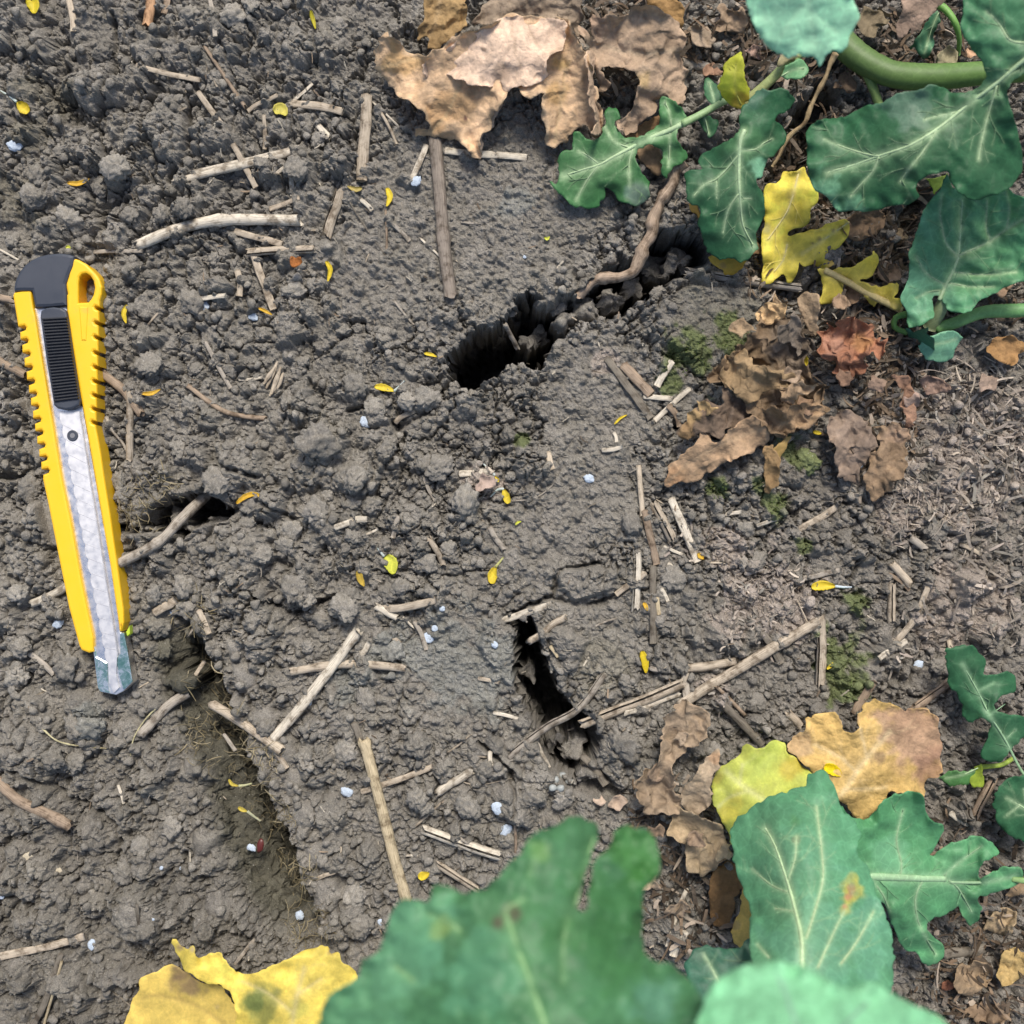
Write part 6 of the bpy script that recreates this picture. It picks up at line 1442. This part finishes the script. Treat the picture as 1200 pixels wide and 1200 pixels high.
# slider with its ribs
sl = prism('slider', [(46.5, 372), (47.5, 364), (54, 360.5), (62, 359.5), (71, 360.5), (77.3, 364), (78.5, 370), (85, 415), (93.5, 469), (92.5, 475), (84, 479.3), (76, 480.3), (67, 478.5), (62.5, 474.5), (54, 424)], 22, 35, M_BLK, kn, 2.4)
for i in range(27):
    t = (i + 0.5) / 27
    a = lerp((48.8, 372), (63.3, 471), t); b = lerp((77.0, 370.5), (91.5, 467.5), t)
    h = 1.05
    prism('slider_rib', [(a[0], a[1] - h), (b[0], b[1] - h), (b[0], b[1] + h), (a[0], a[1] + h)], 34.6, 38.2, M_RIB, sl, 0.7)
prism('clip_tab', [(147.3, 741), (151.8, 733), (152.2, 743), (149, 746)], 14, 24, plastic('lime_plastic', (0.42, 0.55, 0.03), 0.4), kn, 1.0)

# ------------------------------------------------------------------ petals, pellets, eggs, moss
M_PETAL = mat_leaf('petal', 0.55, 0.3, 0.3, mott=(0.92, 1.06))
WHT = (0.55, 0.62, 0.62)
YP, OP, LP = (0.76, 0.60, 0.05), (0.68, 0.44, 0.05), (0.66, 0.68, 0.10)
def petal(pts, w, col, label, tail=None, tailcol=WHT, lift=3.2, cup=0.2):
    P = catmull(pts, 1.6, False); n = len(P); t = np.linspace(0, 1, n)
    z0 = np.array([gzs(x, y, -10) for x, y in P]); z = np.percentile(z0, 80) * 0.6 + z0 * 0.4 + lift
    if n > 6: z = np.convolve(np.pad(z, 3, 'edge'), np.ones(7) / 7, 'valid')
    occupy(P, w / 2 + 2)
    d = np.gradient(P, axis=0); d /= np.linalg.norm(d, axis=1)[:, None] + 1e-9
    nr = np.stack([-d[:, 1], d[:, 0]], -1)
    hw = w / 2 * np.clip(np.sin(np.pi * (0.08 + 0.86 * t) ** 0.85), 0.18, 1)
    V = []; K = []; F = []; m = 7
    rr = np.random.default_rng(int(pts[0][0] * 3 + pts[0][1]))
    for j in range(2):
        for i in range(n):
            for q in range(m):
                s_ = -1 + 2 * q / (m - 1)
                jag = 1 + 0.12 * rr.uniform(-1, 1) if abs(s_) == 1 and j == 0 else 1
                x, y = P[i] + nr[i] * hw[i] * s_ * jag
                V.append(W(x, y, z[i] + w * cup * s_ * s_ + 0.5 * vnoise(np.array([t[i] * 5 + w]), np.array([s_ * 1.0]), 12)[0] - j * 0.9))
                c = np.array(col) * (1 - 0.15 * abs(s_))
                if tail is None and False: pass
                K.append(c)
    off = n * m
    for i in range(n - 1):
        for q in range(m - 1):
            a = i * m + q; F.append((a, a + 1, a + m + 1, a + m)); F.append((off + a, off + a + m, off + a + m + 1, off + a + 1))
        for q in (0, m - 1):
            a = i * m + q; F.append((a, a + m, off + a + m, off + a))
    for i in (0, n - 1):
        for q in range(m - 1):
            a = i * m + q; F.append((a, a + 1, off + a + 1, off + a))
    o = obj('petal', V, F, M_PETAL, colors=np.array(K), org=W(P[0][0], P[0][1], float(z[0])))
    tag(o, label, 'petal', 'fallen yellow petals')
    if tail:
        Q = catmull(tail, 2, False); zz = np.linspace(z[-1] + 0.5, gzs(*tail[-1]) + 1.5, len(Q))
        v, f, uv = tube([(a, b, c) for (a, b), c in zip(Q, zz)], np.linspace(1.9, 0.9, len(Q)), 7, 0.8, cap='point', seed=2)
        obj('claw', v, f, M_PETAL, parent=o, colors=np.tile(np.array(tailcol), (len(v), 1)), uvs=uv)
    return o
petal([(33,-4),(39,5),(40,16)], 15, (0.66,0.55,0.04), 'yellow petal cut by the top edge near the top left corner')
petal([(33,132),(28,127),(20,120)], 13, YP, 'yellow petal with a pale claw at the left edge', [(19,119),(10,112),(0,106)])
petal([(79,214),(92,215),(105,209)], 6, OP, 'orange yellow petal lying level above the knife cap')
petal([(321,131),(329,127),(336,135)], 14, (0.62,0.56,0.12), 'pale translucent yellow petal among thin straws near the top')
petal([(364,12),(366,20),(370,34)], 5, (0.5,0.45,0.04), 'thin twisted yellow petal near the top edge')
petal([(382,306),(387,316),(384,330)], 6, YP, 'curved yellow petal right of the orange brown flake')
petal([(149,357),(145,367),(148,379)], 6, YP, 'curved orange petal close to the knife handle')
petal([(303,361),(310,364),(319,369)], 4, OP, 'tiny orange petal beside the pellet below the curved straw')
petal([(166,461),(177,461),(188,456)], 5, OP, 'thin orange petal right of the knife slider')
petal([(277,590),(287,582),(299,579),(311,585)], 6, OP, 'twisted orange petal right of the left crack')
petal([(453,220),(457,230),(453,242)], 7, YP, 'curved yellow petal left of the grey weathered stalk')
petal([(424,220),(417,222),(407,218)], 6, (0.5,0.4,0.12), 'withered pale petal at the foot of the blunt flat straw')
petal([(439,453),(450,454),(462,458)], 8, YP, 'yellow petal with a white claw left of the long crack mouth', [(462,458),(468,453),(474,446)])
petal([(497,414),(504,415),(512,418)], 4, YP, 'narrow yellow petal left of the long crack mouth rim')
petal([(452,652),(458,660),(461,673)], 16, LP, 'broad lime yellow petal with a pale claw', [(450,652),(446,647),(442,642)])
petal([(420,668),(422,678),(427,687)], 8, (0.58,0.42,0.07), 'hollow withered yellow petal left of the lime yellow petal')
petal([(577,684),(577,673),(581,664)], 11, YP, 'yellow petal with a long claw in the middle of the soil', [(581,664),(586,658),(590,653)], (0.5,0.5,0.2))
petal([(596,590),(593,582),(590,573)], 9, YP, 'yellow petal with a white filament of the petal pair', [(590,573),(583,574),(575,582)])
petal([(584,565),(583,562),(580,558)], 4, YP, 'small yellow tip with a white filament above the petal pair', [(580,557),(573,550),(566,543)])
petal([(604,615),(607,612),(611,611)], 3, LP, 'tiny yellow crumb below the petal pair')
petal([(752,763),(756,775),(757,789)], 9, (0.70,0.55,0.03), 'pointed yellow petal right of the lower crack')
petal([(754,706),(757,711),(759,716)], 5, OP, 'little orange petal beside the dark brown straw')
petal([(951,688),(964,686),(979,687)], 11, YP, 'bright yellow petal with a bluish white claw on the right side', [(979,687),(988,688),(998,688)], (0.6,0.68,0.78))
petal([(939,415),(942,422),(945,429)], 11, YP, 'yellow petal caught in the dark crumpled brown leaf', lift=34)
petal([(953,506),(958,507),(963,508)], 5, YP, 'small yellow petal below the dark crumpled brown leaf', lift=6)
petal([(966,898),(976,902),(986,909)], 13, (0.82,0.66,0.01), 'bright yellow petal lying on the tan orange leaf', lift=62)
petal([(490,1028),(497,1026),(503,1023)], 10, YP, 'rounded yellow petal beside the tall yellowish stalk')
petal([(268,913),(272,919),(280,921)], 4, (0.55,0.45,0.08), 'thin curved petal in the upper dark furrow', [(280,921),(288,920),(295,918)], (0.5,0.5,0.3))
petal([(279,946),(284,949),(290,951)], 5, (0.55,0.45,0.08), 'thin petal with a pale tail in the middle of the dark furrow', [(290,951),(298,957),(305,962)], (0.5,0.5,0.35))
petal([(818,648),(821,652),(825,655)], 6, OP, 'small orange speck at the tip of the pale flat straw')
petal([(969,784),(974,780),(976,776)], 4, YP, 'tiny yellow crescent on the moss patch', lift=2)
petal([(77,289),(80,290),(83,292)], 5, LP, 'tiny lime bud above the knife cap')
petal([(720,497),(727,490),(735,486)], 3, YP, 'thin yellow petal edge beside the dark flat straw')
petal([(638,278),(641,280),(644,277)], 4, LP, 'tiny yellow crumb above the long crack')

PELM = [lump_mesh('pellet', 3, 200 + i, 0.5, 0.75) for i in range(4)]
for m in PELM: m.materials.append(M_PELLET)
M_BEIGE = mat_plain('beige_pellet', (0.45, 0.40, 0.30), 0.75, var=0.12, scale=4, bump=0.5)
for x, y, r in [(20,172,9),(489,217,7),(240,360,7),(297,371,6),(429,495,8),(690,561,7),(72,730,7),(201,718,4),(519,712,4),(503,747,7),(580,754,5),(407,927,7),(583,942,8),(593,971,8),(292,997,6),(349,1077,6.5),(110,1105,6.5),(363,822,4),(395,877,4),(1076,779,6),(425,1048,4.5),(447,1077,4),(510,736,4),(4,1050,3),(1004,548,5),(195,1011,2.5),(214,1015,2),(190,1066,2),(615,303,2.5),(423,1040,3)]:
    occupy([(x, y)], r + 2.5)
    o = bpy.data.objects.new('pellet', random.choice(PELM)); C.objects.link(o)
    o.location = ((x - 600) * S, (600 - y) * S, (max(gz(x, y), gzs(x, y)) + r * 0.1) * S)
    o.scale = (r * S * random.uniform(0.9, 1.15), r * S * random.uniform(0.7, 1.0), r * S * 0.7); o.rotation_euler = (0, 0, random.uniform(0, 6.28))
    tag(o, unique(('tiny' if r < 4.5 else 'small') + ' pale bluish pellet', x, y, ''), 'pellet', 'pale bluish pellets scattered on the soil')
for x, y, r, lab in [(38,1001,7,'round beige pellet on the lower left clods'),(69,1021,5,'smaller beige pellet right of the round beige one'),(48,832,5,'yellowish beige pellet left of the knife tip')]:
    me = PELM[0].copy(); me.materials.clear(); me.materials.append(M_BEIGE)
    o = bpy.data.objects.new('pellet', me); C.objects.link(o)
    o.location = ((x - 600) * S, (600 - y) * S, (gz(x, y) + r * 0.35) * S); o.scale = (r * S, r * S * 0.9, r * S * 0.8)
    tag(o, lab, 'pellet', 'beige pellets')
M_EGG = mat_plain('egg_grey', (0.30, 0.32, 0.31), 0.5, var=0.1, scale=4, bump=0.2)
eg = [lump_mesh('egg', 2, 300, 0.85, 0.12)]
eg[0].materials.append(M_EGG)
for x, y, lab in [(647,919,'grey round egg at the left of the little egg cluster'),(650,911,'grey round egg at the upper left of the little egg cluster'),(659,910,'grey round egg at the top of the little egg cluster'),(667,916,'grey round egg at the right of the little egg cluster'),(656,919,'grey round egg in the middle of the little egg cluster')]:
    occupy([(x, y)], 9)
    o = bpy.data.objects.new('slug_egg', eg[0]); C.objects.link(o)
    o.location = ((x - 600) * S, (600 - y) * S, (gzs(x, y) + 5) * S); o.scale = (5.2 * S, 4.8 * S, 4.8 * S); o.rotation_euler = (0, 0, random.uniform(0, 6))
    tag(o, lab, 'egg', 'cluster of small grey eggs by the lower crack')
me = lump_mesh('seed', 2, 310, 0.6, 0.2); me.materials.append(mat_plain('dark_red', (0.09, 0.015, 0.012), 0.4))
o = bpy.data.objects.new('seed_husk', me); C.objects.link(o)
o.location = ((303 - 600) * S, (600 - 994) * S, (gzs(303, 994) + 3) * S); o.scale = (4.5 * S, 10 * S, 4 * S); o.rotation_euler = (0, 0, -0.25)
tag(o, 'dark red seed husk beside a pale pellet in the furrow', 'seed')
# dried floret: a bundle of husks
fl = empty('dry_floret', W(318, 440, gzs(318, 440) + 2), 'tan dried floret bundle above the bent thin twig', 'floret')
for i, (a, b) in enumerate([((325,424),(312,455)),((329,430),(318,462)),((332,437),(322,460)),((322,430),(309,450)),((327,445),(316,464))]):
    zq = gzs(318, 440) + 6 + i % 2 * 3
    V, F, UV = tube([(a[0], a[1], zq), ((a[0] + b[0]) / 2, (a[1] + b[1]) / 2, zq + 3), (b[0], b[1], zq)], [1.2, 3.4, 1.0], 8, 0.7, cap='point', seed=i)
    obj('husk', V, F, M_STRAW, parent=fl, colors=np.tile(np.array(TAN) * 0.95, (len(V), 1)), uvs=UV)
# moss: tiny upright blades in the green patches
def moss():
    r = np.random.default_rng(4); V = []; F = []; K = []; k = 0
    spots = [(818,415,26),(850,400,22),(792,448,16),(928,525,16),(840,575,12),(905,592,12),(988,772,26),(985,806,22),(1000,705,10)]
    for sx, sy, sr in spots:
        for _ in range(int(sr * 3)):
            q = sr * math.sqrt(r.uniform()); a = r.uniform(0, 6.28); x, y = sx + q * math.cos(a), sy + q * math.sin(a)
            if fbm(np.array([x / 9]), np.array([y / 9]), 51, 2)[0] < -0.05: continue
            z = gz(x, y)
            for _ in range(3):
                t = r.uniform(0, 6.28); L = r.uniform(0.8, 2.0); hx, hy = math.cos(t), math.sin(t); w = 0.5
                p = [(x - w * hy, y + w * hx, z - 0.5), (x + w * hy, y - w * hx, z - 0.5), (x + L * hx, y + L * hy, z + r.uniform(0.4, 1.2))]
                V += [((u - 600) * S, (600 - v) * S, h * S) for u, v, h in p]; F.append((k, k + 1, k + 2)); k += 3
                c = np.array((0.10, 0.15, 0.035)) * r.uniform(0.6, 1.4); K += [c, c, c]
    tag(obj('moss', V, F, M_GREEN, colors=np.array(K)), 'thin green moss growing on the soil plate and patches', 'moss', kind='stuff')
moss()
# ------------------------------------------------------------------ loose clods and crumbs, kept off the things already lying there
clods_at = [(380,522,26),(262,566,20),(418,452,15),(440,480,14),(502,468,16),(478,470,12),(455,528,13),(516,548,16),(546,590,18),(420,560,17),(375,598,20),(335,640,13),(500,660,12),(470,688,12),(525,645,11),(740,612,14),(195,253,12),(222,250,12),(155,256,10),(48,240,15),(185,695,13),(190,762,15),(85,778,17),(50,772,13),(30,156,10),(145,203,16),(490,870,16),(490,934,15),(550,944,15),(622,930,16),(205,966,13),(315,1040,13),(330,1060,11),(110,848,18),(92,888,15),(570,898,11),(560,918,9),(500,1020,12),(425,1080,16),(730,870,20),(660,935,13),(350,690,18),(565,432,16),(300,590,16)]
def free(x, y):
    if OCC[int((y - LO) / STEP), int((x - LO) / STEP)] and random.random() < 0.93: return False
    return not inside(KN, np.array([x]), np.array([y]))[0] and gz(x, y) > -28
for i in range(236):
    for _ in range(30):
        x = random.uniform(5, 1000 if random.random() < 0.8 else 1195); y = random.uniform(5, 1100)
        f = fine[int((y - LO) / STEP), int((x - LO) / STEP)]
        if free(x, y) and random.random() > f * 1.2 and not (x > 640 and y > 930) and not (x > 420 and y < 180): break
    clods_at.append((x, y, 4.5 * (17 / 4.5) ** (random.random() ** 1.25)))
clod_obs = []
for i, (x, y, r) in enumerate(clods_at):
    if (OCC[int((y - LO) / STEP), int((x - LO) / STEP)] and r > 6) or gz(x, y) < -26: continue
    o = bpy.data.objects.new('soil_clod', LUMPS[i % len(LUMPS)]); C.objects.link(o)
    z = gzs(x, y, -14)
    o.location = ((x - 600) * S, (600 - y) * S, (z + r * 0.16) * S)
    o.scale = (r * S * random.uniform(0.9, 1.15), r * S * random.uniform(0.8, 1.05), r * S * random.uniform(0.75, 1.0))
    o.rotation_euler = (random.uniform(-0.5, 0.5), random.uniform(-0.5, 0.5), random.uniform(0, 6.28))
    cc_ = COL[int((y - LO) / STEP), int((x - LO) / STEP)] * random.uniform(0.88, 1.18); o.color = (*cc_.tolist(), 1)
    size = 'large' if r > 14 else 'medium' if r > 9.5 else 'small' if r > 6.5 else 'tiny'
    asp = o.scale[0] / o.scale[1]
    form = 'elongated' if asp > 1.22 else 'rounded' if asp < 1.02 else 'blocky'
    tone = 'pale' if cc_[0] > 0.245 else 'dark' if cc_[0] < 0.205 else 'mid'
    tag(o, unique(size + ' ' + form + ' ' + tone + ' grey soil clod', x, y, ''), 'soil clod', 'loose soil clods on the cracked ground')

def crumbs():
    protos = []
    for s in range(12):
        m = lump_mesh('tmp', 1 if s < 6 else 2, 40 + s, 0.8, 0.8)
        protos.append((np.array([v.co[:] for v in m.vertices]), np.array([p.vertices[:] for p in m.polygons])))
        bpy.data.meshes.remove(m)
    V = []; F = []; K = []; n = 0
    made = 0
    while made < 7000:
        x = random.uniform(-20, 1220); y = random.uniform(-20, 1220)
        if not free(x, y): continue
        made += 1
        r = 1.5 * (7.5 / 1.5) ** (random.random() ** 1.5)
        if COL[int((y - LO) / STEP), int((x - LO) / STEP), 1] > 1.04 * COL[int((y - LO) / STEP), int((x - LO) / STEP), 0] and random.random() < 0.85: continue
        if fine[int((y - LO) / STEP), int((x - LO) / STEP)] > 0.4 and (r > 3.2 or random.random() < 0.35): continue
        pv, pf = protos[random.randrange(6) + (6 if r > 4.4 else 0)]
        R = np.array(Euler((random.uniform(-1, 1), random.uniform(-1, 1), random.uniform(0, 6.28))).to_matrix())
        v = (pv * np.array([1, random.uniform(0.7, 1), random.uniform(0.7, 1)])) @ R.T * r
        z = gz(x, y)
        V.append(v * S + np.array([(x - 600) * S, (600 - y) * S, (z + r * 0.35) * S])); F.append(pf + n); n += len(pv)
        j = int((y - LO) / STEP); i = int((x - LO) / STEP)
        K.append(np.tile(COL[j, i] * random.uniform(0.85, 1.25), (len(pv), 1)))
    o = obj('soil_crumbs', np.concatenate(V), np.concatenate(F).tolist(), M_SOIL, colors=np.concatenate(K))
    tag(o, 'fine loose crumbs of grey soil scattered over the ground', 'soil crumbs', kind='stuff')
crumbs()
